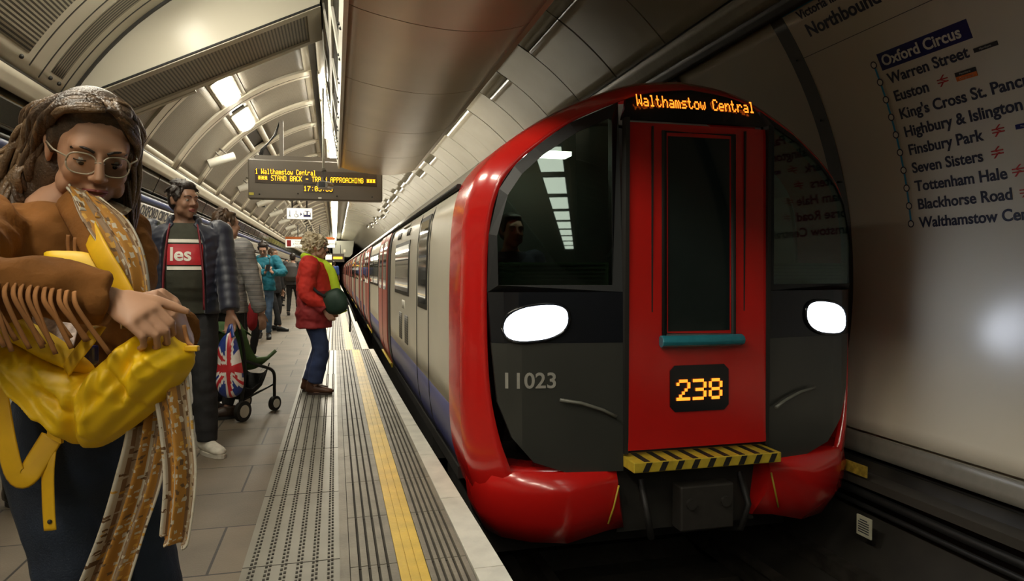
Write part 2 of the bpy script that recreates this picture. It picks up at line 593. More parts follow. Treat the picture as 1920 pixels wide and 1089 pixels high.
for i, y in enumerate(np.arange(0.6, 8, 0.75)):
    if sl is None:
        s = MB(); s.box(0.95, 3.02, -0.12, 0.12, -1.05, RZ - 0.152)
        sl = s.build('sleeper', mat('sleeper_wood', (0.022, 0.018, 0.013), 0.8, var=0.3)); o = sl
    else:
        o = sl.copy(); COL.objects.link(o)
    o.location.y = y
    tag(o, 'sooty sleeper across the track bed under the rails', 'sleeper', 'sleepers under the running rails')

# ---------------- left wall below the frieze
wl = MB(); skin(wl, phi_l(-0.25), phi_l(1.925), Y0, Y1, 0.0, 0.05, 16)
wl.build('wall_left', mat('wall_tile', (0.46, 0.43, 0.36), 0.25, var=0.05, scale=4), kind='structure')
mb = MB(); skin(mb, phi_l(-0.02), phi_l(0.30), Y0, Y1, 0.03, 0.03, 4)
mb.build('baseboard_left', mat('skirting_grey', (0.10, 0.09, 0.075), 0.5), kind='structure')
mb = MB(); skin(mb, phi_l(1.90), phi_l(1.935), Y0, Y1, 0.035, 0.035, 2); skin(mb, phi_l(2.285), phi_l(2.315), Y0, Y1, 0.04, 0.04, 2)
mb.build('trim_20', M_dark, kind='structure')
mb = MB(); skin(mb, phi_l(1.935), phi_l(2.20), Y0, Y1, 0.02, 0.03, 4)
mb.build('trim_21', M_frieze, kind='structure')
mb = MB(); skin(mb, phi_l(2.20), phi_l(2.285), Y0, Y1, 0.035, 0.045, 2)
mb.build('trim_22', M_blue, kind='structure')
# name on the frieze, repeated along the wall
for i, y in enumerate((1.9, 6.1, 10.3, 14.9, 20.2)):
    y0 = y

    def fr(p, y0=y0):
        ph = phi_l(2.025) + math.degrees((p.y) / TR)
        return tp(ph, y0 + p.x, 0.022 + p.z)
    e = thing('name_lettering', ['black station name lettering on the frieze nearest the camera', 'black station name lettering on the frieze beside the man in the navy jacket',
              'black station name lettering on the third stretch of frieze', 'black station name lettering on the fourth stretch of frieze', 'black station name lettering on the farthest stretch of frieze'][i], 'lettering', tp(phi_l(1.98), y0), 0, 'station names along the left frieze')
    t = text_obj('name_text', 'OXFORD CIRCUS', 0.20, M_text, None, None, bold=0.006, fn=fr, width=1.75)
    bpy.context.view_layer.update()
    t.parent = e; t.matrix_parent_inverse = e.matrix_world.inverted()
# dark glossy cove above the frieze
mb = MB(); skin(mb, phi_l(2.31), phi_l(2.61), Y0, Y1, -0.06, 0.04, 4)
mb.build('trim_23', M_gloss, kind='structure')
mb = MB(); skin(mb, phi_l(2.60), phi_l(2.74), Y0, Y1, 0.03, 0.10, 3)
mb.build('trim_24', M_rib, kind='structure')
mb = MB(); skin(mb, phi_l(2.735), phi_l(2.755), Y0, Y1, 0.012, 0.05, 1)
mb.build('trim_25', M_dark, kind='structure')
mb = MB()
for y in np.arange(0.9, 40, 1.25): skin(mb, phi_l(2.31), phi_l(2.60), y, y + 0.012, -0.055, 0.04, 3)
mb.build('trim_26', M_black, kind='structure')

# posters and panels on the left wall
rnd = random.Random(4)
pcols = [(0.50, 0.47, 0.40), (0.16, 0.13, 0.12), (0.42, 0.35, 0.16), (0.46, 0.43, 0.38), (0.10, 0.16, 0.26), (0.30, 0.10, 0.08), (0.42, 0.40, 0.30)]
pn = ['pale grey', 'dark brown', 'ochre', 'off white', 'dark blue', 'brick red', 'sand coloured']
order = ['first', 'second', 'third', 'fourth', 'fifth', 'sixth', 'seventh', 'eighth', 'ninth', 'tenth']
for i in range(10):
    y = 1.4 + i * 2.9
    t = thing('poster_panel', '%s framed poster on the left wall, %s along from the near end' % (pn[i % 7], order[i]), 'poster', tp(phi_l(0.8), y), 0, 'posters along the left wall')
    inv = Matrix.Translation(-t.location)
    f = MB(); skin(f, phi_l(0.52), phi_l(1.80), y, y + 1.9, 0.028, 0.03, 6); f.v = [inv @ Vector(v) for v in f.v]
    f.build('frame', M_dark, t)
    p = MB(); skin(p, phi_l(0.57), phi_l(1.75), y + 0.05, y + 1.85, 0.034, 0.02, 6); p.v = [inv @ Vector(v) for v in p.v]
    p.build('sheet', mat('poster_%d' % (i % 7), pcols[i % 7], 0.3, var=0.3, scale=2.5), t)

# ---------------- ceiling over the platform: near part (before the bulkhead)
YB = 6.9
pT = phi_l(2.755); pS0, pS1, pU = -40.2, -34.8, -16.5
ceil = MB(); skin(ceil, pT, -4.0, Y0, YB, 0.0, 0.04, 30)
ceil = ceil.build('ceiling', M_cream, kind='structure')
g = MB()
for y in (-0.2, 3.0): skin(g, pT + 2.5, -27.0, y, y + 2.92, 0.004, 0.01, 18)
g.build('grille', M_slat, ceil)
g = MB(); skin(g, pT + 1.2, -25.0, 6.02, 6.035, 0.004, 0.01, 18)
skin(g, pT + 0.5, -24.0, 6.24, 6.25, 0.006, 0.01, 18); skin(g, pT + 0.5, -24.0, 6.70, 6.71, 0.006, 0.01, 18)
skin(g, pT + 1.0, -4.0, YB - 0.03, YB, 0.02, 0.03, 18)
g.build('panel_joint', M_dark, ceil)
g = MB(); skin(g, pT + 2.2, -31.0, 6.36, 6.60, 0.004, 0.01, 18)
g.build('curved_grille', stripes('curved_grille', (0.30, 0.265, 0.2), (0.03, 0.027, 0.02), 26.0, 0.5, 1, 0.45), ceil)
for ph, y in ((pT + 1.4, 6.40), (pT + 1.4, 6.58), (pT + 1.6, 5.85), (-29.8, 6.42)):
    s = MB(); s.ball(tp(ph, y, 0.008), (0.018, 0.018, 0.018), nu=10, nv=6)
    s.build('screw', M_dark, ceil)

# bulkhead: a segment between the vault and a sloping chord, with a grille below
cl = Vector((-2.28, 0, 2.75)); cr = Vector((-0.125, 0, 3.80))
bh = thing('bulkhead', 'big cream bulkhead across the vault with a slatted grille along its lower edge', 'bulkhead', (0, YB, 0))
arc = [tp(pT + (-10.6 - pT) * k / 24, 0, -0.005) for k in range(25)]
poly = [(p.x, p.z) for p in arc] + [(cr.x + (cl.x - cr.x) * k / 12, cr.z + (cl.z - cr.z) * k / 12) for k in range(13)]
MXZ = Matrix(((1, 0, 0, 0), (0, 0, 1, 0), (0, 1, 0, 0), (0, 0, 0, 1)))
f = MB(); f.prism(poly, 0.0, 0.04, M=MXZ)
f.build('face_panel', mat('bulkhead_paint', (0.55, 0.52, 0.43), 0.24, var=0.03, scale=2, spec=0.16), bh)
u = (cr - cl).normalized(); nrm = Vector((u.z, 0, -u.x))      # pointing down-right
f = MB()
mid = (cl + cr) / 2; hl = (cr - cl).length / 2
f.obox(mid + Vector((0, 0.055, 0)) + nrm * 0.012, u * hl, Vector((0, 0.055, 0)), nrm * 0.012)
f.obox(mid + Vector((0, 0.93, 0)) + nrm * 0.012, u * hl, Vector((0, 0.05, 0)), nrm * 0.012)
f.obox(cr - u * 0.07 + Vector((0, 0.5, 0)) + nrm * 0.012, u * 0.07, Vector((0, 0.40, 0)), nrm * 0.012)
f.build('edge_rail', M_rib, bh)
f = MB(); f.obox(mid + Vector((0, -0.004, 0)) + nrm * 0.006, u * hl, Vector((0, 0.006, 0)), nrm * 0.008)
f.build('shadow_joint', M_gap, bh)
f = MB()
a0 = cl + Vector((0, 0.11, 0)); b0 = cr - u * 0.14 + Vector((0, 0.11, 0)); L = (b0 - a0).length
f.add([a0, b0, b0 + Vector((0, 0.77, 0)), a0 + Vector((0, 0.77, 0))], [(0, 1, 2, 3)], 0, [((0, 0), (L, 0), (L, .77), (0, .77))])
f.add([p - nrm * 0.02 for p in (a0, b0, b0 + Vector((0, 0.77, 0)), a0 + Vector((0, 0.77, 0)))], [(3, 2, 1, 0)], 0)
f.build('grille', M_slat2, bh, fix=False)
f = MB(); f.prism(poly, 0.94, 0.98, M=MXZ); f.build('rear_panel', M_grey, bh)
# white triangular end plate low on the left and a small grey box
f = MB(); f.obox(cl + u * 0.55 + Vector((0, 1.02, 0.02)), u * 0.40, Vector((0, 0.03, 0)), nrm * 0.05); f.build('end_plate', M_rib, bh)

# ---------------- vault beyond the bulkhead: ribs and perforated panels
RIBS = [8.05] + [9.15 + 1.85 * k for k in range(46)]
vb = MB(); skin(vb, pT, -4.0, YB + 0.98, Y1, -0.05, 0.04, 24)
vault = vb.build('ceiling_2', M_dark, kind='structure')
for i, y in enumerate(RIBS):
    r = MB(); w = 0.17 if i else 0.1
    skin(r, pT, pU + 0.8, y - w, y + w, 0.025, 0.06, 14)
    r.build('rib', M_rib, vault)
    if i < 1: continue
    r = MB(); skin(r, pT, pU, y + 0.055, y + 0.067, 0.028, 0.02, 14); r.build('rib_joint', M_gap, vault)
for i in range(len(RIBS) - 1):
    ya, yb = RIBS[i] + (0.17 if i else 0.1), RIBS[i + 1] - 0.17
    if i < 30:
        r = MB(); skin(r, pT + 1.3, pS0 - 0.8, ya + 0.05, yb - 0.05, 0.005, 0.02, 10); r.build('perforated_panel', M_perf, vault)
        r = MB(); skin(r, pS1 + 1.2, pU - 1.0, ya + 0.05, yb - 0.05, 0.005, 0.02, 8); r.build('perforated_panel', M_perf, vault)
    else:
        r = MB(); skin(r, pT + 1.3, pU - 1.0, ya + 0.05, yb - 0.05, 0.005, 0.02, 8); r.build('perforated_panel', M_perf, vault)
    r = MB()
    skin(r, pT, pT + 1.3, ya, yb, 0.012, 0.03, 2); skin(r, pS0 - 0.8, pS0 + 0.9, ya, yb, 0.012, 0.03, 2)
    skin(r, pS1 - 0.7, pS1 + 1.2, ya, yb, 0.012, 0.03, 2); skin(r, pU - 1.0, pU + 0.8, ya, yb, 0.012, 0.03, 2)
    if i < 24: r.build('panel_frame', M_rib, vault)
# crown fascia: pale boxed soffit beside the lamp row
mb = MB(); skin(mb, pU + 2.6, pU + 5.2, YB + 0.98, Y1, 0.10, 0.14, 3)
mb.build('trim_27', M_rib, kind='structure')
mb = MB(); skin(mb, pU + 5.0, 0.5, YB + 0.98, Y1, -0.02, 0.04, 5)
mb.build('trim_28', mat('crown_grey', (0.20, 0.185, 0.15), 0.5), kind='structure')

# ---------------- fluorescent lamps
M_house = mat('lamp_housing', (0.30, 0.28, 0.23), 0.4, 0.3)


def lamp(name, label, phi, y, w, l, group, e=M_lamp, drop=0.03):
    c = tp(phi, y, drop)
    t = thing(name, label, 'lamp', c, 0, group)
    a = math.radians(phi); tx = Vector((math.cos(a), 0, -math.sin(a))); nz = Vector((-math.sin(a), 0, -math.cos(a)))
    h = MB(); h.obox(-nz * 0.02, tx * (w / 2 + 0.025), Vector((0, l / 2 + 0.05, 0)), nz * 0.025)
    h.build('housing', M_house, t)
    d = MB()
    prof = [(-w / 2, 0.0), (-w / 2 * 0.92, 0.03), (-w / 4, 0.055), (0, 0.062), (w / 4, 0.055), (w / 2 * 0.92, 0.03), (w / 2, 0.0)]
    A = [tx * x + nz * z + Vector((0, -l / 2, 0)) for x, z in prof]; B = [p + Vector((0, l, 0)) for p in A]
    d.grid([A, B], 0, True); d.add(A, [tuple(range(7))]); d.add(B, [tuple(range(7))[::-1]]); d.add([A[0], A[6], B[6], B[0]], [(0, 1, 2, 3)])
    d.build('diffuser', e, t)
    return t


lamp('ceiling_lamp', 'lit ceiling lamp in the panelled vault just beyond the slatted bulkhead', -37.5, 10.1, 0.27, 1.02, 'lamps let into the vault')
lamp('ceiling_lamp', 'lit ceiling lamp in the vault, second beyond the slatted bulkhead', -37.5, 11.95, 0.27, 1.02, 'lamps let into the vault')
for k in range(7):
    lamp('ceiling_lamp', 'lit ceiling lamp in the vault on the near side of the bulkhead, %s from it' % ORD[k], -37.5, 5.75 - 1.85 * k, 0.27, 1.02, 'lamps overhead and behind the camera')
for k in range(34):
    y = 11.6 + 1.75 * k
    lamp('crown_lamp', 'lit lamp in the row along the crown, %s from the near end' % ORD[k], -11.5 if y < 16 else -9.8, y, 0.26, 1.5, 'row of lamps along the crown', e=M_lampc, drop=0.10)

# ---------------- cable trough hanging from the crown
TYE = 10.75
tr = thing('cable_trough', 'long brown metal cable trough with a white lattice side hanging over the track edge', 'cable trough', (0.6, TYE, 2.8))
inv = -tr.location
xa, xb, zb = 0.085, 1.215, 2.82
M_brown = mat('brushed_trough_metal', (0.60, 0.48, 0.36), 0.30, 0.25, var=0.06, scale=2, bump=0.04, bscale=3)
N = 16
prof = []
for k in range(N + 1):
    s = k / N
    prof.append((xa + (xb - xa) * s, zb - 0.10 * math.sin(PI * s) ** 0.7 * (0.75 + 0.5 * s) - 0.0))
prof_top = [(x, z + 0.03) for x, z in prof[::-1]]
segs = [Y0] + [y for y in (-4.9, -3.2, -1.5, 0.3, 2.2, 4.2, 5.75, 7.45, 9.1, TYE)]
for a, b in zip(segs[:-1], segs[1:]):
    m_ = MB(); g_ = 0.006
    full = prof + prof_top
    A = [Vector((x, a + g_, z)) + inv for x, z in full]; B = [Vector((x, b - g_, z)) + inv for x, z in full]
    m_.grid([A, B], 0, True, closed_v=True); m_.add(A, [tuple(range(len(A)))]); m_.add(B, [tuple(range(len(B)))[::-1]])
    m_.build('underside_panel', M_brown, tr)
fb = Vector((xa, 0, zb)); ft = Vector((-0.10, 0, 3.95)); fu = (ft - fb).normalized(); fl = (ft - fb).length
fn_ = Vector((-fu.z, 0, fu.x))          # towards the platform


def fpt(s, y, d=0.0): return fb + fu * (s * fl) + Vector((0, y, 0)) + fn_ * d + inv


def fbar(mb, s0, s1, ya, yb, d=0.02, th=0.02, sk0=0.0, sk1=0.0):
    c = [fpt(s0, ya, d), fpt(s0, yb, d), fpt(s1, yb, d), fpt(s1, ya, d)] + [fpt(s0, ya, d - th), fpt(s0, yb, d - th), fpt(s1, yb, d - th), fpt(s1, ya, d - th)]
    mb.add(c, [(0, 1, 2, 3), (7, 6, 5, 4), (0, 4, 5, 1), (1, 5, 6, 2), (2, 6, 7, 3), (3, 7, 4, 0)])


m_ = MB(); fbar(m_, 0, 1, Y0, TYE, -0.02, 0.02); m_.build('backing', M_black, tr)
m_ = MB(); fbar(m_, -0.02, 0.10, Y0, TYE, 0.03, 0.03); fbar(m_, 0.44, 0.56, Y0, TYE, 0.02); fbar(m_, 0.90, 1.0, Y0, TYE, 0.02)
y = 0.2
while y < TYE:
    fbar(m_, 0.0, 1.0, y, y + 0.20, 0.021); y += 1.35
fbar(m_, 0.0, 1.0, TYE - 0.12, TYE, 0.021)
m_.build('lattice_frame', M_white, tr)
m_ = MB()
for k in range(1, 8):
    for s0 in (0.10 + 0.34 * k / 8, 0.56 + 0.34 * k / 8):
        fbar(m_, s0 - 0.004, s0 + 0.004, Y0, TYE, 0.0, 0.01)
m_.build('grille_bars', M_grey, tr)
y = 2.0
while y < TYE - 0.2:
    for s in (0.03, 0.075):
        q = MB(); c = fpt(s, y + (0.06 if s > .05 else 0), 0.032); q.ball(c, 0.012, nu=8, nv=5); q.build('bolt', M_black, tr)
    y += 0.68
m_ = MB(); x_, z_ = xb, zb
m_.obox(Vector((xb + 0.03, (Y0 + TYE) / 2, 3.5)) + inv, Vector((0.02, 0, 0)), Vector((0, (TYE - Y0) / 2, 0)), Vector((0.03, 0, 0.69)))
m_.build('track_side_panel', M_brown, tr)
poly = [(x + inv.x, z + inv.z) for x, z in prof] + [(xb + 0.05 + inv.x, 4.2 + inv.z), (ft.x + 0.05 + inv.x, 4.2 + inv.z), (ft.x + 0.02 + inv.x, ft.z + inv.z)]
m_ = MB(); m_.prism(poly, -0.03, -0.01, M=MXZ); m_.build('end_cap', M_brown, tr)

# glow panels added under the trough, out of view, for the windscreen reflection
M_reflglow = lamp_mat('trough_glow_panel', (0.90, 1.0, 0.84), 1.8)
for k in range(10):
    t = thing('trough_glow', 'added glow panel under the cable trough, mirrored in the cab windscreen, %s from the train' % ORD[k], 'lamp', (1.01, 1.4 - 2.0 * k, 2.728), 0, 'added glow panels under the trough')
    h = MB(); h.box(-0.165, 0.165, -0.78, 0.78, -0.012, 0.006); h.build('frame', M_grey, t)
    h = MB(); h.box(-0.15, 0.15, -0.75, 0.75, -0.018, -0.008); h.build('diffuser', M_reflglow, t)

# the second trough, far down the tunnel
t2 = thing('cable_trough', 'grey ventilation duct end hanging in the vault at the far end of the platform', 'duct', (0.7, 60, 2.5))
m_ = MB(); m_.prism([(-0.85, 0.15), (-0.7, -0.05), (0.55, -0.05), (0.75, 0.2), (0.9, 1.3), (-0.9, 1.3)], 0, 34, M=MXZ)
m_.build('duct_body', mat('duct_green_grey', (0.26, 0.26, 0.21), 0.5), t2)
m_ = MB(); m_.obox((0.1, -0.03, 0.45), (0.08, 0, 0), (0, 0.03, 0), (0, 0, 0.12)); m_.build('hatch', M_rib, t2)
# dark headwall where the platform tunnel ends
mb = MB(); mb.box(-2.6, 3.6, 94.5, 94.7, 0.0, 4.4)
mb.build('wall_head', M_black, kind='structure')

# ---------------- vault over the track: glossy enamel panels with dark joints
pR = phi_r(3.335)
vt = MB(); skin(vt, 0.5, pR + 6, Y0, Y1, -0.05, 0.04, 20)
vt = vt.build('ceiling_3', M_dark, kind='structure')
ys = [8.09 + 1.13 * k for k in range(-37, 78)]
rnd = random.Random(8)
for i, (a, b) in enumerate(zip(ys[:-1], ys[1:])):
    m_ = MB()
    if 20 < i < 70:
        cut = 30 + rnd.uniform(-3, 3)
        d1, d2 = rnd.uniform(-0.004, 0.004), rnd.uniform(-0.004, 0.004)
        skin(m_, 1.0, cut - 0.08, a + 0.012, b - 0.012, 0.0 + d1, 0.03, 10); skin(m_, cut + 0.08, pR, a + 0.012, b - 0.012, 0.0 + d2, 0.03, 8)
    else:
        skin(m_, 1.0, pR, a + 0.012, b - 0.012, 0.0, 0.03, 14)
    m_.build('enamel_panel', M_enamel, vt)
m_ = MB()
hp = [tp(24, 11.9, 0.02) + Vector((0.0, 0, 0)), tp(24, 11.9, 0.16), tp(25.2, 11.9, 0.24), tp(27, 11.9, 0.26), tp(28.2, 11.9, 0.20)]
m_.tube(hp, 0.024, 8); tag(m_.build('cable_hook', M_black), 'small black hook of cable on the enamel vault beside the trough', 'hook')

# ---------------- far wall: cornice, poster frames, enamel panels
p1, p2 = phi_r(3.20), phi_r(3.06)
mb = MB(); skin(mb, pR + 0.3, pR + 3.6, Y0, Y1, 0.02, 0.05, 3); mb.build('trim_30', mat('cornice_grey', (0.30, 0.28, 0.22), 0.4), kind='structure')
pB0, pB1 = pR + 3.6, pR + 5.4
mb = MB(); skin(mb, pB0, pB1, Y0, Y1, 0.05, 0.08, 3); mb.build('trim_31', M_dark, kind='structure')
pL = phi_r(0.10)
wr = MB(); skin(wr, pB1, pL, Y0, Y1, -0.03, 0.04, 24)
wr = wr.build('wall_right', M_panel, kind='structure')
STR = [4.40 + 1.62 * k for k in range(-6, 8)]
M_frame = mat('frame_strip', (0.055, 0.05, 0.042), 0.42, var=0.15, scale=6)
for k, y in enumerate(STR):
    if 2.0 < y < 4.0: continue
    m_ = MB(); skin(m_, pB1 - 0.3, pL, y - 0.012, y + 0.125, 0.012, 0.03, 24); m_.build('frame_strip', M_frame, wr)
    if k < 9:
        for q in range(7):
            s = MB(); s.ball(tp(pB1 + 6 + q * 8.5, y + 0.06, 0.014), 0.008, nu=8, nv=5); s.build('screw', M_black, wr)
mb = MB(); skin(mb, pL, phi_r(-0.03), Y0, Y1, 0.02, 0.05, 3); mb.build('trim_32', mat('panel_foot_rail', (0.20, 0.185, 0.155), 0.4, 0.2), kind='structure')
mb = MB(); skin(mb, phi_r(-0.03), phi_r(-0.06), Y0, Y1, -0.05, 0.05, 1); mb.build('trim_33', M_gap, kind='structure')
M_soot = mat('sooty_wall', (0.022, 0.019, 0.015), 0.6, var=0.35, scale=4)
mb = MB(); skin(mb, phi_r(-0.06), phi_r(-1.2), Y0, Y1, -0.03, 0.05, 8); mb.build('wall_track', M_soot, kind='structure')
mb = MB(); mb.box(3.36, 3.50, Y0, Y1, -0.17, -0.115); mb.build('trim_34', mat('ledge_grey', (0.045, 0.04, 0.033), 0.5), kind='structure')
for z, r_, lab in ((-0.24, 0.028, 'upper'), (-0.32, 0.018, 'lower')):
    m_ = MB(); m_.tube([(3.40, y + 0.0, z + 0.012 * math.sin(y * 1.9)) for y in np.arange(Y0, 14, 0.5)], r_, 8)
    tag(m_.build('trackside_cable', M_black), '%s black cable clipped along the wall under the panel ledge' % lab, 'cable', 'cables under the panel ledge')
# small plates
def plate(name, label, px, py, D, w, h, m_face, lines=0, mtxt=None):
    c = at(px, py, D)
    t = thing(name, label, 'plate', c, 0)
    b_ = MB(); b_.box(-0.008, 0.004, -w / 2, w / 2, -h / 2, h / 2); soft(b_.build('face', m_face, t), 0.003)
    for k in range(lines):
        l = MB(); zz = h * 0.30 - k * h * 0.6 / max(1, lines - 1); ww = w * (0.36 if k else 0.25)
        l.box(-0.0095, -0.0075, -ww, ww, zz - h * 0.025, zz + h * 0.025); l.build('printed_line', mtxt or M_text, t)
    return t
plate('rating_plate', 'small off white plate with tiny printing on the black wall below the cables', 1621, 987, 4.40, 0.125, 0.13, mat('plate_white', (0.50, 0.48, 0.36), 0.4), 6)
plate('warning_plate', 'worn yellow rectangular plate under the panel foot beside the train skirt', 1606, 878, 4.55, 0.19, 0.075, mat('plate_yellow', (0.32, 0.22, 0.03), 0.5, var=0.4, scale=30))
plate('tag_plate', 'tiny pale square tag left of the worn yellow plate', 1574, 863, 4.62, 0.035, 0.04, M_white)
# ------------------------------------------------------------------ route list on the near enamel panel
def on_wall(px, py, dr=-0.029):
    """the pixel's ray meets the far wall: returns (phi, y)"""
    o = Vector((CX, CY, CZ)); d = (at(px, py, 1.0) - o)
    a = d.x ** 2 + d.z ** 2; b = 2 * ((o.x - TX) * d.x + (o.z - TZ) * d.z); r = TR - dr
    c = (o.x - TX) ** 2 + (o.z - TZ) ** 2 - r * r
    t = (-b + math.sqrt(b * b - 4 * a * c)) / (2 * a)
    p = o + d * t
    return math.degrees(math.atan2(p.x - TX, p.z - TZ)), p.y


SKN = 0.0115            # lettering stands this far inside the tunnel circle (panel face)
rs = thing('route_sign', 'white enamel wall panel listing the northbound stations beside a blue line', 'sign', tp(80, 3.0))
inv = Vector(rs.location)


def wall_fn(phi0, y0):
    def fn(p):
        return tp(phi0 - math.degrees(p.y / TR), y0 - p.x, SKN + p.z) - inv
    return fn


pm = MB(); skin(pm, pB1 + 0.2, pL - 0.3, 2.562, 4.39, 0.010, 0.03, 30); pm.v = [Vector(v) - inv for v in pm.v]
pm.build('panel', M_panel, rs)
# second panel seam
lines = [('Oxford Circus', 1672, 115), ('Warren Street', 1680, 153), ('Euston', 1692, 186), ("King's Cross St. Pancras", 1702, 219), ('Highbury & Islington', 1709, 255),
         ('Finsbury Park', 1714, 288), ('Seven Sisters', 1719, 322), ('Tottenham Hale', 1723, 357), ('Blackhorse Road', 1727, 391), ('Walthamstow Central', 1730, 425)]
M_navy = mat('navy_sign_blue', (0.012, 0.014, 0.085), 0.35)
M_vic = mat('line_blue', (0.01, 0.22, 0.42), 0.4)
M_red = mat('sign_red', (0.38, 0.02, 0.02), 0.4)
M_orange = mat('sign_orange', (0.55, 0.13, 0.02), 0.4)
PH = []; YY = []
for k, (t, px, py) in enumerate(lines):
    ph, y = on_wall(px, py); PH.append(ph); YY.append(y)
# regular spacing from a straight fit
kk = np.arange(10); fit = np.polyfit(kk, PH, 1); y_txt = float(np.mean(YY[1:]))
PH = [float(np.polyval(fit, k)) for k in kk]
bx = [(1650, 120), (1664, 152), (1674, 184), (1684, 216), (1691, 250), (1697, 283), (1702, 318), (1706, 352), (1710, 386), (1714, 420)]
y_b = float(np.mean([on_wall(*b)[1] for b in bx]))
pitch = math.radians(fit[0]) * TR
SZ = pitch * 0.80
print('route sign pitch', pitch, 'y_txt', y_txt, 'y_b', y_b, 'phi', PH[0], PH[-1])
MT = mat('sign_lettering', (0.012, 0.014, 0.035), 0.5); MW = mat('sign_white', (0.60, 0.57, 0.48), 0.4)
for k, (t, px, py) in enumerate(lines):
    text_obj('station_name', t, SZ, MW if k == 0 else MT, rs, None, bold=0.0022, depth=0.0008, fn=wall_fn(PH[k], y_txt))
def wall_box(x0, x1, z0, z1, phi0, y0, m, name, d0=0.0, d1=0.0015, n=1):
    f = wall_fn(phi0, y0); b = MB()
    b.box(x0, x1, z0, z1, d0, d1); b.v = [f(Vector(v)) for v in b.v]
    return b.build(name, m, rs)
wall_box(-SZ * 0.22, SZ * 6.55, -SZ * 0.27, SZ * 0.90, PH[0], y_txt, M_navy, 'name_box', -0.003, -0.0012)
# line and stops
offs = []
for k in range(9):
    f = wall_fn(PH[k], y_b); b = MB(); b.box(-0.007, 0.007, SZ * 0.30 - pitch, SZ * 0.30, 0, 0.001); b.v = [f(Vector(v)) for v in b.v]
    b.build('line_segment', M_vic, rs)
for k in range(10):
    f = wall_fn(PH[k], y_b); b = MB(); c = SZ * 0.30; n = 24
    for i in range(n):
        a0, a1 = 2 * PI * i / n, 2 * PI * (i + 1) / n
        q = [(r * math.cos(a), c + r * math.sin(a)) for r, a in ((0.0255, a0), (0.0255, a1), (0.0175, a1), (0.0175, a0))]
        b.add([f(Vector((x, y, 0.0022))) for x, y in q], [(0, 1, 2, 3)])
    b.build('stop_ring', MT, rs, fix=False)
    b = MB(); b.add([f(Vector((0.0177 * math.cos(2 * PI * i / n), c + 0.0177 * math.sin(2 * PI * i / n), 0.0020))) for i in range(n)], [tuple(range(n))])
    b.build('stop_disc', MW, rs, fix=False)


def rail_arrows(k, x):
    f = wall_fn(PH[k], y_txt); b = MB(); s = SZ * 0.72; z = 0.001
    for q in ([(0, .36), (1.1, .36), (1.1, .46), (0, .46)], [(0, .62), (1.1, .62), (1.1, .72), (0, .72)]):
        b.add([f(Vector((x + p * s, r * s, z))) for p, r in q], [(0, 1, 2, 3)])
    for q in ([(.34, .72), (.52, .72), (.86, 1.02), (.68, 1.02)], [(.34, .62), (.52, .62), (.86, .46), (.68, .46)], [(.42, .36), (.60, .36), (.32, .06), (.14, .06)]):
        b.add([f(Vector((x + p * s, r * s, z))) for p, r in q], [(0, 1, 2, 3)])
    b.build('railway_symbol', M_red, rs, fix=False)


rail_arrows(2, SZ * 3.45); rail_arrows(5, SZ * 6.15); rail_arrows(6, SZ * 5.85); rail_arrows(7, SZ * 6.95); rail_arrows(8, SZ * 7.25)
wall_box(SZ * 6.35, SZ * 7.85, SZ * 0.12, SZ * 0.38, PH[1], y_txt, M_black, 'line_flag')
wall_box(SZ * 4.75, SZ * 6.15, SZ * 0.34, SZ * 0.60, PH[2], y_txt, M_black, 'line_flag'); wall_box(SZ * 4.75, SZ * 6.15, SZ * 0.06, SZ * 0.34, PH[2], y_txt, M_orange, 'line_flag')
wall_box(SZ * 7.6, SZ * 9.4, SZ * 0.22, SZ * 0.50, PH[5], y_txt, M_navy, 'line_flag')
for k, x, z, t in ((1, 6.7, .19, 'Northern'), (2, 5.05, .41, 'Northern'), (2, 4.95, .13, 'Overground'), (5, 7.9, .29, 'Piccadilly')):
    f0 = wall_fn(PH[k], y_txt)
    text_obj('flag_text', t, SZ * 0.19, MW, rs, None, depth=0.0003, fn=lambda p, f0=f0, x=x, z=z: f0(Vector((p.x + SZ * x, p.y + SZ * z, 0.002))))
# heading
p0, yv = on_wall(1507, 32); text_obj('heading_text', 'Victoria line', SZ * 0.92, MT, rs, None, bold=0.002, fn=wall_fn(p0, yv))
p0, yv = on_wall(1526, 64); text_obj('heading_text', 'Northbound', SZ * 1.34, MT, rs, None, bold=0.003, fn=wall_fn(p0, yv))
pa, ya_ = on_wall(1520, 102)
b = MB(); f = wall_fn(pa, 4.39); b.box(0, 1.55, -0.002, 0.002, 0, 0.001); b.v = [f(Vector(v)) for v in b.v]; b.build('rule', MT, rs)
pa, ya_ = on_wall(1484, 22)
b = MB(); f = wall_fn(pa, 4.39); b.box(0, 1.55, 0, 0.10, 0, 0.001); b.v = [f(Vector(v)) for v in b.v]; b.build('line_band', M_vic, rs)
# ------------------------------------------------------------------ the train
XT = 2.07
YN = 3.66              # nose of the cab
M_tred = mat('train_red', (0.50, 0.010, 0.008), 0.22, var=0.04, scale=2, coat=0.4)
M_tred2 = mat('train_door_red', (0.42, 0.085, 0.06), 0.35, var=0.06, scale=3)
M_tgrey = mat('train_grey', (0.50, 0.47, 0.38), 0.3, var=0.05, scale=2)
M_troof = mat('train_roof', (0.24, 0.22, 0.18), 0.4, var=0.1)
M_tblue = mat('train_blue', (0.045, 0.05, 0.16), 0.35, var=0.1)
M_mask = mat('cab_dark_grey', (0.033, 0.034, 0.030), 0.32, var=0.1, scale=3)
M_mblack = mat('cab_black', (0.008, 0.009, 0.012), 0.18, var=0.1)
M_rubber = mat('black_rubber', (0.012, 0.011, 0.010), 0.6)
M_wglass = glass('cab_glass', (0.55, 0.66, 0.58), 0.015, 0.0, boost=5.0)
M_wglass2 = glass('cab_glass_far', (0.55, 0.66, 0.58), 0.03, 0.0, boost=0.8)
M_surr = mat('windscreen_surround', (0.008, 0.009, 0.010), 0.55)
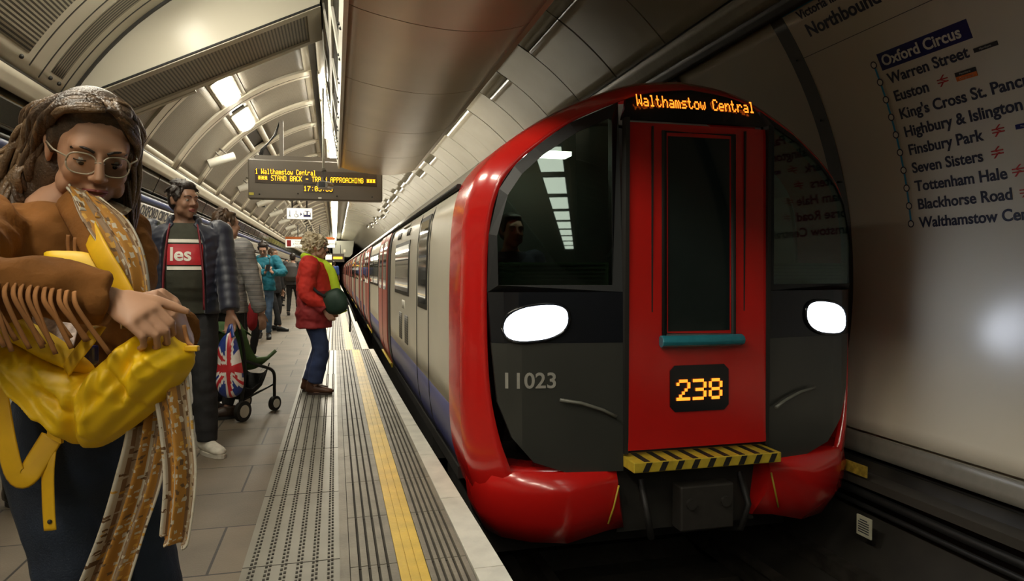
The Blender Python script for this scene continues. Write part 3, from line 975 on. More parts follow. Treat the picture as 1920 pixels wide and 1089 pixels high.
M_sglass = mat('side_glass', (0.045, 0.05, 0.042), 0.06, var=0.3, scale=3)
M_led = mat('amber_led', (0.8, 0.2, 0.02), 0.5, emit=(1.0, 0.20, 0.015), estr=2.0)
M_amber = mat('amber_board_led', (0.9, 0.5, 0.02), 0.5, emit=(1.0, 0.46, 0.01), estr=2.6)
M_head = mat('headlight_led', (1, 1, 1), 0.3, emit=(0.80, 0.87, 1.0), estr=14.0)
M_stepy = mat('step_yellow', (0.50, 0.36, 0.03), 0.5, var=0.15)
M_under = mat('underframe', (0.02, 0.018, 0.015), 0.6, var=0.3, scale=8)

OUT = [(1.25, -0.12), (1.33, 0.2), (1.34, 0.8), (1.335, 1.2), (1.32, 1.55), (1.27, 1.78), (1.17, 1.93), (1.03, 2.05), (0.80, 2.20), (0.55, 2.315), (0.28, 2.40), (0.0, 2.43)]


def smooth_poly(P, n=6):
    r = []
    m = len(P)
    for i in range(m - 1):
        p0, p1, p2, p3 = P[max(i - 1, 0)], P[i], P[i + 1], P[min(i + 2, m - 1)]
        for k in range(n):
            t = k / n
            r.append(tuple(0.5 * ((2 * p1[j]) + (-p0[j] + p2[j]) * t + (2 * p0[j] - 5 * p1[j] + 4 * p2[j] - p3[j]) * t * t + (-p0[j] + 3 * p1[j] - 3 * p2[j] + p3[j]) * t ** 3) for j in range(2)))
    r.append(tuple(P[-1]))
    return r


OUTS = smooth_poly(OUT, 5)
HALF_Z = [p[1] for p in OUTS]; HALF_X = [p[0] for p in OUTS]
def side_x(z): return float(np.interp(z, HALF_Z, HALF_X))


RING = [(x, z) for x, z in OUTS] + [(-x, z) for x, z in OUTS[::-1][1:]]      # right bottom, over the roof, left bottom
RNP = np.array(RING)
CR = 0.30


def edge_dist(x, z):
    a = RNP[:-1]; b = RNP[1:]; p = np.array([x, z]); ab = b - a
    t = np.clip(((p - a) * ab).sum(1) / (ab * ab).sum(1), 0, 1)
    return float(np.sqrt((((a + ab * t[:, None]) - p) ** 2).sum(1)).min())


def flat_y(x, z):
    return YN + max(0.0, abs(x) - 0.44) * 0.1763 + (z - 1.0) * 0.016


def F(x, z):
    d = min(CR, edge_dist(x, z))
    return flat_y(x, z) + CR - math.sqrt(max(0, CR * CR - (CR - d) ** 2))


TLOC = Vector((XT, YN, 0))
train = thing('train', 'red, white and blue underground train standing along the platform with lit headlights', 'train', TLOC)


def patch(name, poly, off, m, parent, thick=0.03, step=0.08, flat=False, bev=0.0):
    """a panel lying on the cab front: poly in (x, z)"""
    bm = bmesh.new()
    f = bm.faces.new([bm.verts.new((x, 0, z)) for x, z in poly])
    xs = [p[0] for p in poly]; zs = [p[1] for p in poly]
    if step:
        for v in np.arange(min(xs) + step, max(xs), step):
            bmesh.ops.bisect_plane(bm, geom=bm.verts[:] + bm.edges[:] + bm.faces[:], plane_co=(v, 0, 0), plane_no=(1, 0, 0))
        for v in np.arange(min(zs) + step, max(zs), step):
            bmesh.ops.bisect_plane(bm, geom=bm.verts[:] + bm.edges[:] + bm.faces[:], plane_co=(0, 0, v), plane_no=(0, 0, 1))
    fn = flat_y if flat else F
    for v in bm.verts: v.co.y = fn(v.co.x, v.co.z) - off - YN
    g = bmesh.ops.extrude_face_region(bm, geom=bm.faces[:])
    for e in g['geom']:
        if isinstance(e, bmesh.types.BMVert): e.co.y += thick
    bmesh.ops.recalc_face_normals(bm, faces=bm.faces)
    me = bpy.data.meshes.new(name); bm.to_mesh(me); bm.free()
    me.materials.append(m)
    o = bpy.data.objects.new(name, me); COL.objects.link(o); o.parent = parent
    return o


cab = MB()
# inner edge of the red rim
INN = smooth_poly([(1.10, 0.10), (1.17, 0.32), (1.215, 0.62), (1.225, 1.1), (1.21, 1.48), (1.155, 1.72), (1.07, 1.85), (0.95, 1.96), (0.75, 2.105), (0.52, 2.215), (0.27, 2.30), (0.0, 2.335)], 5)
INNR = INN + [(-x, z) for x, z in INN[::-1][1:]]
rings = []
rings.append([(x, 4.52, z) for x, z in RING])
rings.append([(x, flat_y(x, z) + CR, z) for x, z in RING])
for s in (0.06, 0.15, 0.3, 0.5, 0.75, 1.0):
    rr = []
    for (ox, oz), (ix, iz) in zip(RING, INNR):
        x, z = ox + (ix - ox) * s, oz + (iz - oz) * s
        rr.append((x, F(x, z), z))
    rings.append(rr)
rings.append([(x, F(x, z) + 0.05, z) for x, z in INNR])
cab.grid([[(x, y - YN, z) for x, y, z in r] for r in rings], 0, True)
cabo = cab.build('cab_front', M_tred, train)
# black and dark grey masks either side of the door
for sgn in (-1, 1):
    lo = [(0.47, 0.10), (0.80, 0.10), (0.98, 0.16), (1.10, 0.30), (1.175, 0.50), (1.205, 0.84), (0.47, 0.84)]
    patch('lower_mask', [(sgn * x, z) for x, z in (lo if sgn > 0 else lo[::-1])], 0.006, M_mask, train)
    bl = [(0.47, 0.84), (1.205, 0.84), (1.222, 1.13), (0.47, 1.13)]
    patch('lamp_band', [(sgn * x, z) for x, z in (bl if sgn > 0 else bl[::-1])], 0.008, M_mblack, train)
    top = [p for p in INN if p[1] > 1.14 and p[0] > 0.47]
    fr_o = [(0.47, 1.13), (1.222, 1.13)] + top + [(0.47, 2.23)]
    # window frame: four strips leaving the pane open
    inner = [(0.53, 1.17), (1.175, 1.17), (1.18, 1.45), (1.12, 1.68), (1.04, 1.80), (0.92, 1.91), (0.73, 2.04), (0.53, 2.13)]
    pane = patch('windscreen', [(sgn * x, z) for x, z in (inner if sgn > 0 else inner[::-1])], 0.0, M_wglass if sgn < 0 else M_wglass2, train, thick=0.004, step=0, flat=True)
    ring = MB()
    outp = [(0.47, 1.13), (1.222, 1.13), (1.213, 1.46), (1.155, 1.72), (1.07, 1.85), (0.95, 1.96), (0.75, 2.105), (0.47, 2.23)]
    A = [(sgn * x, F(x, z) - 0.008 - YN, z) for x, z in outp]; B = [(sgn * x, flat_y(x, z) - 0.004 - YN, z) for x, z in inner]
    Bb = [(x, y + 0.06, z) for x, y, z in B]; Ab = [(x, y + 0.06, z) for x, y, z in A]
    ring.grid([A, B, Bb, Ab], 0, False, closed_u=True, closed_v=True)
    ring.build('windscreen_frame', M_surr, train)
    # louvre lines under the pane
    l = MB()
    for k in range(5):
        z = 1.195 + 0.022 * k
        for x0, x1 in ((0.56, 1.16),):
            y0, y1 = flat_y(x0, z) + 0.03 - YN, flat_y(x1, z) + 0.03 - YN
            l.add([(sgn * x0, y0, z), (sgn * x1, y1, z), (sgn * x1, y1, z + 0.008), (sgn * x0, y0, z + 0.008), (sgn * x0, y0 + .01, z), (sgn * x1, y1 + .01, z), (sgn * x1, y1 + .01, z + 0.008), (sgn * x0, y0 + .01, z + 0.008)],
                  [(0, 1, 2, 3), (7, 6, 5, 4), (0, 4, 5, 1), (3, 2, 6, 7), (0, 3, 7, 4), (1, 5, 6, 2)])
    l.build('demister_bars', mat('demister', (0.10, 0.10, 0.09), 0.4), train)
    # dash shelf seen behind the pane
    l = MB(); l.add([(sgn * 0.50, 0.06, 1.30), (sgn * 1.19, 0.20, 1.30), (sgn * 1.19, 0.24, 1.12), (sgn * 0.50, 0.10, 1.12), (sgn * 0.50, 0.40, 1.30), (sgn * 1.19, 0.50, 1.30)], [(0, 1, 2, 3), (0, 4, 5, 1)])
    l.build('dash_panel', mat('dash_grey', (0.36, 0.36, 0.28), 0.6), train)
    # headlight cluster
    hc = (0.965, 0.955)
    n = 28
    el = [(hc[0] + 0.185 * math.copysign(abs(math.cos(a)) ** 0.8, math.cos(a)), hc[1] + 0.105 * math.copysign(abs(math.sin(a)) ** 0.8, math.sin(a)) + 0.028 * math.cos(a) * -1) for a in [2 * PI * i / n for i in range(n)]]
    hb = patch('headlight', [(sgn * x, z) for x, z in (el if sgn > 0 else el[::-1])], 0.018, M_head, train, thick=0.02, step=0.06)
    hb['label'] = 'lit headlight nearer the platform' if sgn < 0 else 'lit headlight nearer the far wall'
    ring = MB(); pts = [(sgn * x, F(x, z) - 0.016 - YN, z) for x, z in el]
    ring.tube(pts + [pts[0]], 0.010, 8); ring.build('bezel', M_mblack, hb)
    # handrail
    hr = MB(); hr.tube([(sgn * x, F(x, z) - 0.035 - YN, z) for x, z in ((0.52, 0.42), (0.60, 0.46), (0.72, 0.50), (0.84, 0.52))], 0.010, 8); hr.build('handrail', mat('handrail_grey', (0.13, 0.13, 0.11), 0.4), train)
# car number in pale digits
nm = MB()
text_obj('car_number', '11023', 0.125, mat('number_grey', (0.30, 0.29, 0.26), 0.5), train, None, bold=0.002, depth=0.001,
         fn=lambda p: Vector((-1.16 + p.x, F(-1.16 + p.x, 0.58 + p.y) - 0.010 - YN - p.z, 0.585 + p.y)))
# header with the destination in LEDs
hd = [(-0.47, 2.12), (0.47, 2.12)] + [(x, z - 0.005) for x, z in INN if x < 0.47] + [(-x, z - 0.005) for x, z in INN[::-1][1:] if x < 0.47]
hp = patch('destination_display', hd, 0.010, M_mblack, train)
lm = MB()
pt = 0.0068
W_ = len('Walthamstow Central') * 6 * pt
dots(lm, 'Walthamstow Central', pt, lambda x, y, d: (x - W_ / 2 + 0.01, F(0, 2.22 + y) - 0.0125 - d - YN, 2.205 + y * 1.5), fat=0.46)
lm.build('led_text', M_led, hp)
# the middle door
dr = patch('end_door', [(-0.45, 0.22), (0.45, 0.22), (0.45, 2.10), (-0.45, 2.10)], 0.025, M_tred, train, thick=0.04)
patch('door_window', [(-0.20, 0.90), (0.20, 0.90), (0.20, 2.03), (-0.20, 2.03)], 0.028, mat('door_glass', (0.008, 0.014, 0.014), 0.05), dr, step=0)
ringm = MB()
o_ = [(-0.225, 0.875), (0.225, 0.875), (0.225, 2.055), (-0.225, 2.055)]
ringm.tube([(x, flat_y(x, z) - 0.027 - YN, z) for x, z in o_ + [o_[0]]], 0.016, 8); ringm.build('window_seal', M_rubber, dr)
for x in (-0.30, 0.30):
    g = MB(); g.box(x - 0.004, x + 0.004, flat_y(0, 1.2) - 0.028 - YN, flat_y(0, 1.2) - YN, 0.25, 2.08); g.build('door_groove', M_rubber, dr)
for x in (-0.46, 0.46):
    g = MB(); g.box(x - 0.012, x + 0.012, -0.035, 0.02, 0.20, 2.12); g.build('door_seal', M_rubber, dr)
# light reflection under the door window, built as a solid teal bar
g = MB()
g.tube([(x, -0.055 - 0.02 * math.cos(x / 0.26 * PI / 2), 0.845) for x in np.linspace(-0.26, 0.26, 14)], (0.045), 10, flat=(0, 0, 1)); g.v = [(x, y, 0.845 + (z - 0.845) * 0.8) for x, y, z in g.v]
soft(g.build('teal_glint', mat('glint_teal', (0.02, 0.17, 0.22), 0.25), dr), 0.004)['label'] = 'teal curved glint under the end door window'
np_ = patch('number_display', [(-0.19, 0.46), (-0.16, 0.43), (0.16, 0.43), (0.19, 0.46), (0.19, 0.67), (0.16, 0.70), (-0.16, 0.70), (-0.19, 0.67)], 0.034, M_mblack, dr, step=0)
pt = 0.0175
for i_, ch in enumerate('238'):
    lm = MB(); dots(lm, ch, pt, lambda x, y, d: (x + (6 * i_ - 8.3) * pt, -0.047 - d, 0.505 + y), fat=0.50); lm.build('led_digit', M_led, np_)
# yellow and black step
st = MB(); st.box(-0.47, 0.47, -0.16, 0.05, 0.125, 0.185); stp = st.build('step', M_stepy, train); soft(stp, 0.006)
for k in range(9):
    q = MB(); x = -0.40 + k * 0.10; q.add([(x - 0.018, -0.1625, 0.13), (x + 0.018, -0.1625, 0.13), (x + 0.042, -0.1625, 0.18), (x + 0.006, -0.1625, 0.18), (x - 0.018, -0.158, 0.13), (x + 0.018, -0.158, 0.13), (x + 0.042, -0.158, 0.18), (x + 0.006, -0.158, 0.18)], [(0, 1, 2, 3), (7, 6, 5, 4), (0, 4, 5, 1), (2, 6, 7, 3), (0, 3, 7, 4), (1, 5, 6, 2)])
    q.box(x - 0.006, x + 0.030, -0.155, 0.03, 0.1845, 0.187)
    q.build('step_stripe', M_rubber, stp)
# red skirts left and right of the coupler
for sgn in (-1, 1):
    pts = []
    A = []
    for x, yb in ((0.50, 0.0), (0.62, -0.03), (0.85, -0.01), (1.05, 0.06), (1.20, 0.18), (1.27, 0.34), (1.28, 0.62)):
        taper = 0.0 if x > 0.62 else 0.06
        row = [(sgn * x, yb + 0.02, 0.10), (sgn * x, yb - 0.01, -0.02 + taper), (sgn * (x - 0.02), yb + 0.01, -0.18 + taper), (sgn * (x - 0.07), yb + 0.07, -0.32 + taper), (sgn * (x - 0.10), yb + 0.20, -0.34 + taper), (sgn * (x - 0.10), yb + 0.28, 0.10)]
        A.append(row)
    k_ = MB(); k_.grid(A, 0, True, closed_v=True); k_.add(A[0], [tuple(range(6))]); k_.add(A[-1], [tuple(range(6))[::-1]])
    k_.build('skirt', M_tred, train)
    # thin orange line along the inner lower edge
    k_ = MB(); k_.tube([(sgn * 0.50, -0.02, 0.02), (sgn * 0.53, -0.02, -0.10), (sgn * 0.56, -0.01, -0.20)], 0.006, 6); k_.build('skirt_edge', M_stepy, train)
# coupler and underframe
k_ = MB(); k_.box(-0.46, 0.46, 0.10, 1.0, -0.30, 0.12); k_.box(-1.15, 1.15, 0.75, 1.6, -0.62, -0.12); k_.build('underframe', M_under, train)
k_ = MB(); k_.cyl((0, -0.05, -0.12), (0, 0.4, -0.12), 0.10); k_.box(-0.17, 0.17, -0.14, -0.03, -0.24, 0.02); k_.cyl((-0.11, -0.16, -0.08), (-0.11, -0.1, -0.08), 0.03); k_.cyl((0.11, -0.16, -0.08), (0.11, -0.1, -0.08), 0.03)
soft(k_.build('coupler', mat('coupler_iron', (0.05, 0.045, 0.04), 0.5, 0.5), train), 0.01)
for x in (-0.33, 0.33):
    k_ = MB(); k_.tube([(x, 0.05, 0.02), (x, -0.04, -0.15), (x * 0.9, -0.02, -0.30), (x * 0.7, 0.12, -0.34)], 0.020, 8); k_.build('hose', M_rubber, train)
# cab interior
k_ = MB(); k_.prism([(x * 0.97, z * 0.985) for x, z in RING], 1.45, 1.5, M=MXZ); k_.box(-1.2, 1.2, 0.5, 1.45, -0.13, -0.10); k_.build('cab_bulkhead', mat('cab_inside', (0.05, 0.055, 0.05), 0.6), train)

k_ = MB(); k_.box(-0.95, -0.45, 0.95, 1.10, 2.06, 2.09); k_.build('cab_fill', lamp_mat('cab_fill_glow', (1.0, 0.95, 0.85), 9.0), train)  # glowing strip added out of view to brighten driver and dash

# ---- car bodies
CAR = 16.6


def strip(mb, z0, z1, ya, yb, out=0.0, thick=0.03, sgn=-1, mi=0, n=None):
    n = n or max(1, int((z1 - z0) / 0.15))
    zs = [z0 + (z1 - z0) * k / n for k in range(n + 1)]
    A = [(sgn * (side_x(z) + out), z) for z in zs] + [(sgn * (side_x(z) + out - thick), z) for z in zs[::-1]]
    P = [[(x, ya, z) for x, z in A], [(x, yb, z) for x, z in A]]
    mb.grid(P, mi, True, closed_v=True)
    m = len(A)
    for R in P:
        for k in range(n): mb.add([R[k], R[k + 1], R[m - 2 - k], R[m - 1 - k]], [(0, 1, 2, 3)], mi)
    return mb


ROOFZ = 1.80


def car(y0, y1, first=False):
    """one car from y0 to y1 in train coordinates"""
    b = MB()
    for s in (-1, 1):
        strip(b, 0.37, ROOFZ, y0, y1, 0, 0.03, s, 0); strip(b, -0.10, 0.37, y0, y1, 0.0, 0.03, s, 2)
    roof = [(x, z) for x, z in RING if z >= ROOFZ - 0.01]
    b.grid([[(x, y, z) for x, z in roof] for y in (y0, y1)], 1, True)
    b.box(-1.28, 1.28, y0, y1, -0.14, -0.06, 3)
    for y in ((y0, y1 - 0.04) if not first else (y1 - 0.04,)): b.prism([(x * 0.99, z * 0.99) for x, z in RING], y, y + 0.04, 3, MXZ)
    body = b.build('car_body', [M_tgrey, M_troof, M_tblue, M_under], train)
    g = MB(); g.tube([(-side_x(ROOFZ) - 0.008, y0, ROOFZ + 0.01), (-side_x(ROOFZ) - 0.008, y1, ROOFZ + 0.01)], 0.02, 6); g.build('gutter', M_rubber, body)
    u = MB(); u.box(-1.15, 1.15, y0 + 2.2, y1 - 2.2, -0.60, -0.12); u.box(-1.0, 1.0, y0 + 0.6, y0 + 2.2, -0.75, -0.2); u.build('running_gear', M_under, body)
    L = y1 - y0
    ds = [(5.35, 7.20), (11.15, 13.0)] if not first else [(5.35, 7.20), (10.9, 12.75)]
    singles = [(0.55, 1.40), (L - 1.4, L - 0.55)] if not first else [(L - 1.4, L - 0.55)]
    for a, c in ds:
        for (p, q) in ((a, (a + c) / 2), ((a + c) / 2, c)):
            d = MB(); strip(d, -0.07, 1.86, y0 + p + 0.01, y0 + q - 0.01, 0.022, 0.02); d.build('door', M_tred2, body)
            w = MB(); strip(w, 0.98, 1.68, y0 + p + 0.18, y0 + q - 0.18, 0.026, 0.01); w.build('window_pane', M_sglass, body)
        for e, wd in ((a - 0.36, 0.36), (c, 0.30)):
            d = MB(); strip(d, -0.08, 1.88, y0 + e, y0 + e + wd, 0.010, 0.02); d.build('door_pillar', M_rubber, body)
        d = MB(); strip(d, -0.12, -0.06, y0 + a, y0 + c, 0.05, 0.06); d.build('door_sill', M_stepy, body)
        d = MB(); strip(d, -0.05, 1.85, y0 + (a + c) / 2 - 0.012, y0 + (a + c) / 2 + 0.012, 0.026, 0.01); d.build('door_edge', M_rubber, body)
    for a, c in singles:
        d = MB(); strip(d, -0.07, 1.86, y0 + a, y0 + c, 0.022, 0.02); d.build('door', M_tred2, body)
        d = MB(); strip(d, 0.98, 1.68, y0 + a + 0.17, y0 + c - 0.17, 0.026, 0.01); d.build('window_pane', M_sglass, body)
        for e in (a - 0.12, c):
            d = MB(); strip(d, -0.08, 1.88, y0 + e, y0 + e + 0.12, 0.010, 0.02); d.build('door_pillar', M_rubber, body)
    wins = [(2.0, 3.4), (3.65, 5.0), (7.6, 9.1), (9.3, 10.75), (13.4, 14.9)]
    if first: wins = [(2.55, 4.2), (7.7, 9.1), (9.25, 10.5), (13.2, 14.0)]
    for a, c in wins:
        d = MB(); strip(d, 0.99, 1.57, y0 + a, y0 + c, 0.006, 0.01); d.build('window_frame', M_rubber, body)
        d = MB(); strip(d, 1.03, 1.53, y0 + a + 0.05, y0 + c - 0.05, 0.010, 0.01); d.build('window_pane', M_sglass, body)
    if first:
        # cab side door with its tall dark window, vents and data panels
        d = MB(); strip(d, -0.05, 1.86, y0 + 1.02, y0 + 1.04, 0.004, 0.01); strip(d, -0.05, 1.86, y0 + 1.84, y0 + 1.86, 0.004, 0.01); d.build('door_joint', M_rubber, body)
        d = MB(); strip(d, 0.93, 1.72, y0 + 1.12, y0 + 1.74, 0.006, 0.012); d.build('cab_window_frame', M_rubber, body)
        d = MB(); strip(d, 0.97, 1.68, y0 + 1.16, y0 + 1.70, 0.010, 0.012); d.build('cab_window', M_sglass, body)
        M_vent = stripes('vent_louvre', (0.12, 0.115, 0.095), (0.02, 0.02, 0.018), 40, 0.5, 2, coords='Object')
        for a, c, z0, z1 in ((2.65, 2.95, 0.48, 0.78), (3.3, 3.6, 0.48, 0.78), (2.7, 3.0, 1.63, 1.70), (3.7, 4.1, 1.63, 1.70)):
            d = MB(); strip(d, z0, z1, y0 + a, y0 + c, 0.006, 0.01, n=2); d.build('vent', M_vent, body)
        d = MB(); strip(d, 0.84, 0.93, y0 + 2.95, y0 + 3.25, 0.006, 0.01, n=2); d.build('notice', M_white, body)
        d = MB(); strip(d, 1.74, 1.765, y0 + 2.9, y0 + 3.6, 0.008, 0.01, n=2); d.build('side_display', M_white, body)
    return body


ys0 = [4.52 - YN] + [CAR * k + 0.35 for k in range(1, 6)]
ys1 = [CAR - 0.05] + [CAR * (k + 1) - 0.05 for k in range(1, 6)]
for k, (a, b) in enumerate(zip(ys0, ys1)):
    car(a if k else a - 0.0, b, k == 0)
    if k < 5:
        g = MB(); g.box(-1.05, 1.05, b, ys0[k + 1], -0.1, 1.9); g.build('gangway', M_rubber, train)
# ------------------------------------------------------------------ hanging signs
M_board = mat('board_grey', (0.105, 0.088, 0.068), 0.42, var=0.06, scale=3)
M_screen = mat('board_screen', (0.040, 0.026, 0.016), 0.3)
D = 11.2
tl, tr_, br_, bl_ = at(475, 307, D), at(718, 320, D), at(718, 375, D), at(475, 372, D)
yb = float(np.mean([p.y for p in (tl, tr_)]))
x0, x1 = (tl.x + bl_.x) / 2, (tr_.x + br_.x) / 2
yb = 11.35
x0, x1, z0, z1 = -1.29, 0.755, 2.37, 2.985
t = thing('indicator_board', 'dark grey hanging indicator board with amber lettering that tells people to stand back', 'indicator board', (x0, yb, z0))
Wd, Hd = x1 - x0, z1 - z0
b = MB(); b.box(0, Wd, 0, 0.18, 0, Hd); soft(b.build('case', M_board, t), 0.02, 3)
b = MB(); b.box(0.05 * Wd, 0.955 * Wd, -0.006, 0.01, 0.40 * Hd, 0.74 * Hd); b.build('screen', M_screen, t)
b = MB(); b.box(0.40 * Wd, 0.62 * Wd, -0.006, 0.01, 0.20 * Hd, 0.41 * Hd); b.build('clock_screen', M_screen, t)
pt = 0.0118
fnl = lambda ox, oz, kx=1.0: (lambda x, y, d: (ox + x * kx, -0.008 - d, oz + y))
l = MB(); dots(l, '1 Walthamstow Central', pt, fnl(0.055 * Wd, 0.635 * Hd, 0.61)); l.build('text_line', M_amber, t)
l = MB(); dots(l, '*** STAND BACK - TRAIN APPROACHING ***', pt, fnl(0.075 * Wd, 0.475 * Hd, 0.665)); l.build('text_line', M_amber, t)
l = MB(); dots(l, '17:05:55', pt * 0.95, fnl(0.405 * Wd, 0.235 * Hd, 0.83)); l.build('text_line', M_amber, t)
for x in (0.08, 0.36, 0.65, 0.92):
    s = MB(); s.ball((x * Wd, -0.002, 0.12 * Hd if x != 0.36 else 0.16 * Hd), 0.012, nu=8, nv=6); s.build('fixing', M_black, t)
b = MB(); b.box(0.006 * Wd, 0.04 * Wd, -0.004, 0.004, 0.09 * Hd, 0.155 * Hd); b.build('yellow_tab', mat('tab_yellow', (0.4, 0.34, 0.04), 0.5), t)
b = MB(); b.box(0.51 * Wd, 0.535 * Wd, -0.004, 0.004, 0.04 * Hd, 0.075 * Hd); b.build('white_tab', M_white, t)
b = MB(); b.box(0.05 * Wd, 0.78 * Wd, 0.05, 0.13, Hd, Hd + 0.07); b.build('top_rail', M_board, t)
for x in (0.24,):
    b = MB(); b.box(x * Wd - 0.03, x * Wd + 0.03, 0.06, 0.12, Hd + 0.07, Hd + 0.62); b.build('hanger', M_board, t)
b = MB(); b.box(0.72 * Wd - 0.03, 0.72 * Wd + 0.03, 0.06, 0.12, Hd + 0.07, Hd + 1.2); b.build('hanger', M_board, t)
b = MB()
for k in range(3): b.tube([(0.07 * Wd + 0.02 * k, 0.09, Hd), (0.09 * Wd + 0.02 * k, 0.09, Hd + 0.16), (0.15 * Wd, 0.09, Hd + 0.28), (0.19 * Wd + 0.012 * k, 0.09, Hd + 0.40), (0.23 * Wd, 0.09, Hd + 0.62)], 0.010, 6)
b.build('cable', M_rubber, t)

# camera on a pole in front of the board
D = 9.6
p = at(607, 348, D)
t = thing('cctv_camera', 'small grey security camera on a pale ceiling pole in front of the indicator board', 'camera', p)
b = MB(); b.tube([(0, 0, 0.11), (0, 0, 1.35)], 0.017, 10); b.build('pole', M_white, t)
b = MB(); b.cyl((0, 0, 0.05), (0, 0, 0.12), 0.026); b.cyl((0, 0, 0.20), (0, 0, 0.215), 0.04); b.box(-0.022, 0.022, -0.02, 0.02, 0.11, 0.24); b.build('bracket', M_grey, t)
b = MB(); b.tube([(-0.02, -0.12, -0.0), (-0.02, -0.09, 0.0), (0.06, 0.14, 0.012), (0.065, 0.16, 0.012)], [(0.075, 0.055), (0.08, 0.06), (0.08, 0.06), (0.06, 0.045)], 14); b.build('housing', mat('camera_grey', (0.30, 0.27, 0.23), 0.35, 0.4), t)
b = MB(); b.box(-0.068, 0.022, -0.128, -0.118, -0.035, 0.035); b.build('window', M_mblack, t)


def sign(name, label, xa, xb, ya, yb, D, mface, hang, grp=None):
    a, c = at(xa, yb, D), at(xb, ya, D)
    w = (xb - xa) / FPX * D * 0.985; h = (yb - ya) / FPX * D
    t = thing(name, label, 'sign', a, 0, grp)
    b = MB(); b.box(0, w, 0, 0.09, 0, h); soft(b.build('case', M_grey, t), 0.008)
    b = MB(); b.box(0.012, w - 0.012, -0.006, 0.004, 0.012, h - 0.012); b.build('face', mface, t)
    for x in hang:
        b = MB(); b.tube([(x * w, 0.045, h - 0.01), (x * w, 0.045, h + 0.62)], 0.02, 8); b.build('hanger', M_rubber, t)
    return t, w, h


M_lit = mat('backlit_white', (0.75, 0.73, 0.66), 0.4, emit=(1.0, 0.95, 0.80), estr=0.55)
t, w, h = sign('way_sign', 'small white hanging sign with step free pictograms below the indicator board', 537, 585, 389, 411, 18.0, M_lit, (0.22, 0.78))
# pictograms: walker, wheelchair, arrow and a blue train front
def sbox(name, x0, x1, z0, z1, m, par): b = MB(); b.box(x0 * w, x1 * w, -0.010, -0.005, z0 * h, z1 * h); return b.build(name, m, par)
b = MB()
b.ball((0.13 * w, -0.008, 0.70 * h), (0.012, 0.004, 0.012), nu=8, nv=6); b.tube([(0.13 * w, -0.008, 0.64 * h), (0.13 * w, -0.008, 0.42 * h), (0.10 * w, -0.008, 0.20 * h)], 0.008, 6); b.tube([(0.13 * w, -0.008, 0.42 * h), (0.16 * w, -0.008, 0.2 * h)], 0.007, 6)
b.build('walker_symbol', M_navy, t)
b = MB()
b.ball((0.37 * w, -0.008, 0.70 * h), (0.012, 0.004, 0.012), nu=8, nv=6)
b.tube([(0.37 * w, -0.008, 0.64 * h), (0.37 * w, -0.008, 0.42 * h), (0.43 * w, -0.008, 0.40 * h), (0.45 * w, -0.008, 0.22 * h)], 0.008, 6)
b.tube([(0.375 * w + 0.045 * math.cos(a), -0.008, 0.34 * h + 0.045 * math.sin(a)) for a in np.linspace(2.2, 5.9, 10)], 0.006, 6)
b.build('wheelchair_symbol', M_navy, t)
b = MB(); b.add([(0.53 * w, -0.008, 0.28 * h), (0.60 * w, -0.008, 0.45 * h), (0.53 * w, -0.008, 0.62 * h)], [(0, 1, 2)]); b.build('arrow_symbol', M_navy, t, fix=False)
b = MB(); b.prism([(0.65 * w, 0.22 * h), (0.93 * w, 0.22 * h), (0.93 * w, 0.55 * h), (0.88 * w, 0.74 * h), (0.70 * w, 0.74 * h), (0.65 * w, 0.55 * h)], -0.010, -0.006, M=MXZ); b.build('train_symbol', M_navy, t)
b = MB(); b.box(0.68 * w, 0.765 * w, -0.013, -0.009, 0.42 * h, 0.68 * h); b.box(0.815 * w, 0.90 * w, -0.013, -0.009, 0.42 * h, 0.68 * h); b.build('train_window', M_lit, t)

t, w, h = sign('line_sign', 'long white hanging sign with a red band along its top, behind the pictogram sign', 535, 627, 448, 464, 30.0, M_lit, (0.25, 0.42, 0.52, 0.69))
b = MB(); b.box(0, w, -0.02, 0.06, h, h + 0.10); b.build('top_band', M_orange, t)
b = MB(); b.box(0.03 * w, 0.115 * w, -0.012, -0.005, 0.12 * h, 0.88 * h); b.build('red_symbol', M_red, t)
MXZs = lambda x, z: Matrix(((1, 0, 0, x), (0, 0, -1, -0.009), (0, 1, 0, z), (0, 0, 0, 1)))
text_obj('sign_text', 'Victoria line', 0.10, M_text, t, MXZs(0.19 * w, 0.66 * h)); text_obj('sign_text', 'Northbound', 0.10, M_text, t, MXZs(0.19 * w, 0.36 * h)); text_obj('sign_text', 'platform', 0.10, M_text, t, MXZs(0.19 * w, 0.07 * h))
text_obj('sign_text', 'Central', 0.16, M_text, t, MXZs(0.80 * w, 0.36 * h))
b = MB(); b.ball((0.165 * w, -0.008, 0.42 * h), (0.022, 0.005, 0.022), nu=10, nv=6); b.build('bullet', M_navy, t)

t, w, h = sign('indicator_board', 'tiny far indicator board with an amber line, past the red topped sign', 611, 645, 475, 491, 50.0, M_screen, (0.2, 0.8))
b = MB(); b.box(0.40 * w, 0.90 * w, -0.012, -0.005, 0.34 * h, 0.62 * h); b.build('amber_line', mat('far_amber', (0.8, 0.4, 0.02), 0.5, emit=(1.0, 0.42, 0.02), estr=1.6), t)
for k, (xa, xb, ya, yb_, D, lb, c) in enumerate([(610, 622, 477, 487, 46, 'small pale lit sign beside the far indicator board', M_lit), (609, 622, 492, 498, 54, 'yellowish lit sign low in the far row of signs', mat('lit_yellow', (0.6, 0.55, 0.1), 0.4, emit=(1.0, 0.9, 0.2), estr=0.5)), (612, 623, 499, 505, 62, 'lowest white lit sign in the far row of signs', M_lit)]):
    sign('exit_sign', lb, xa, xb, ya, yb_, D, c, (0.3, 0.7))

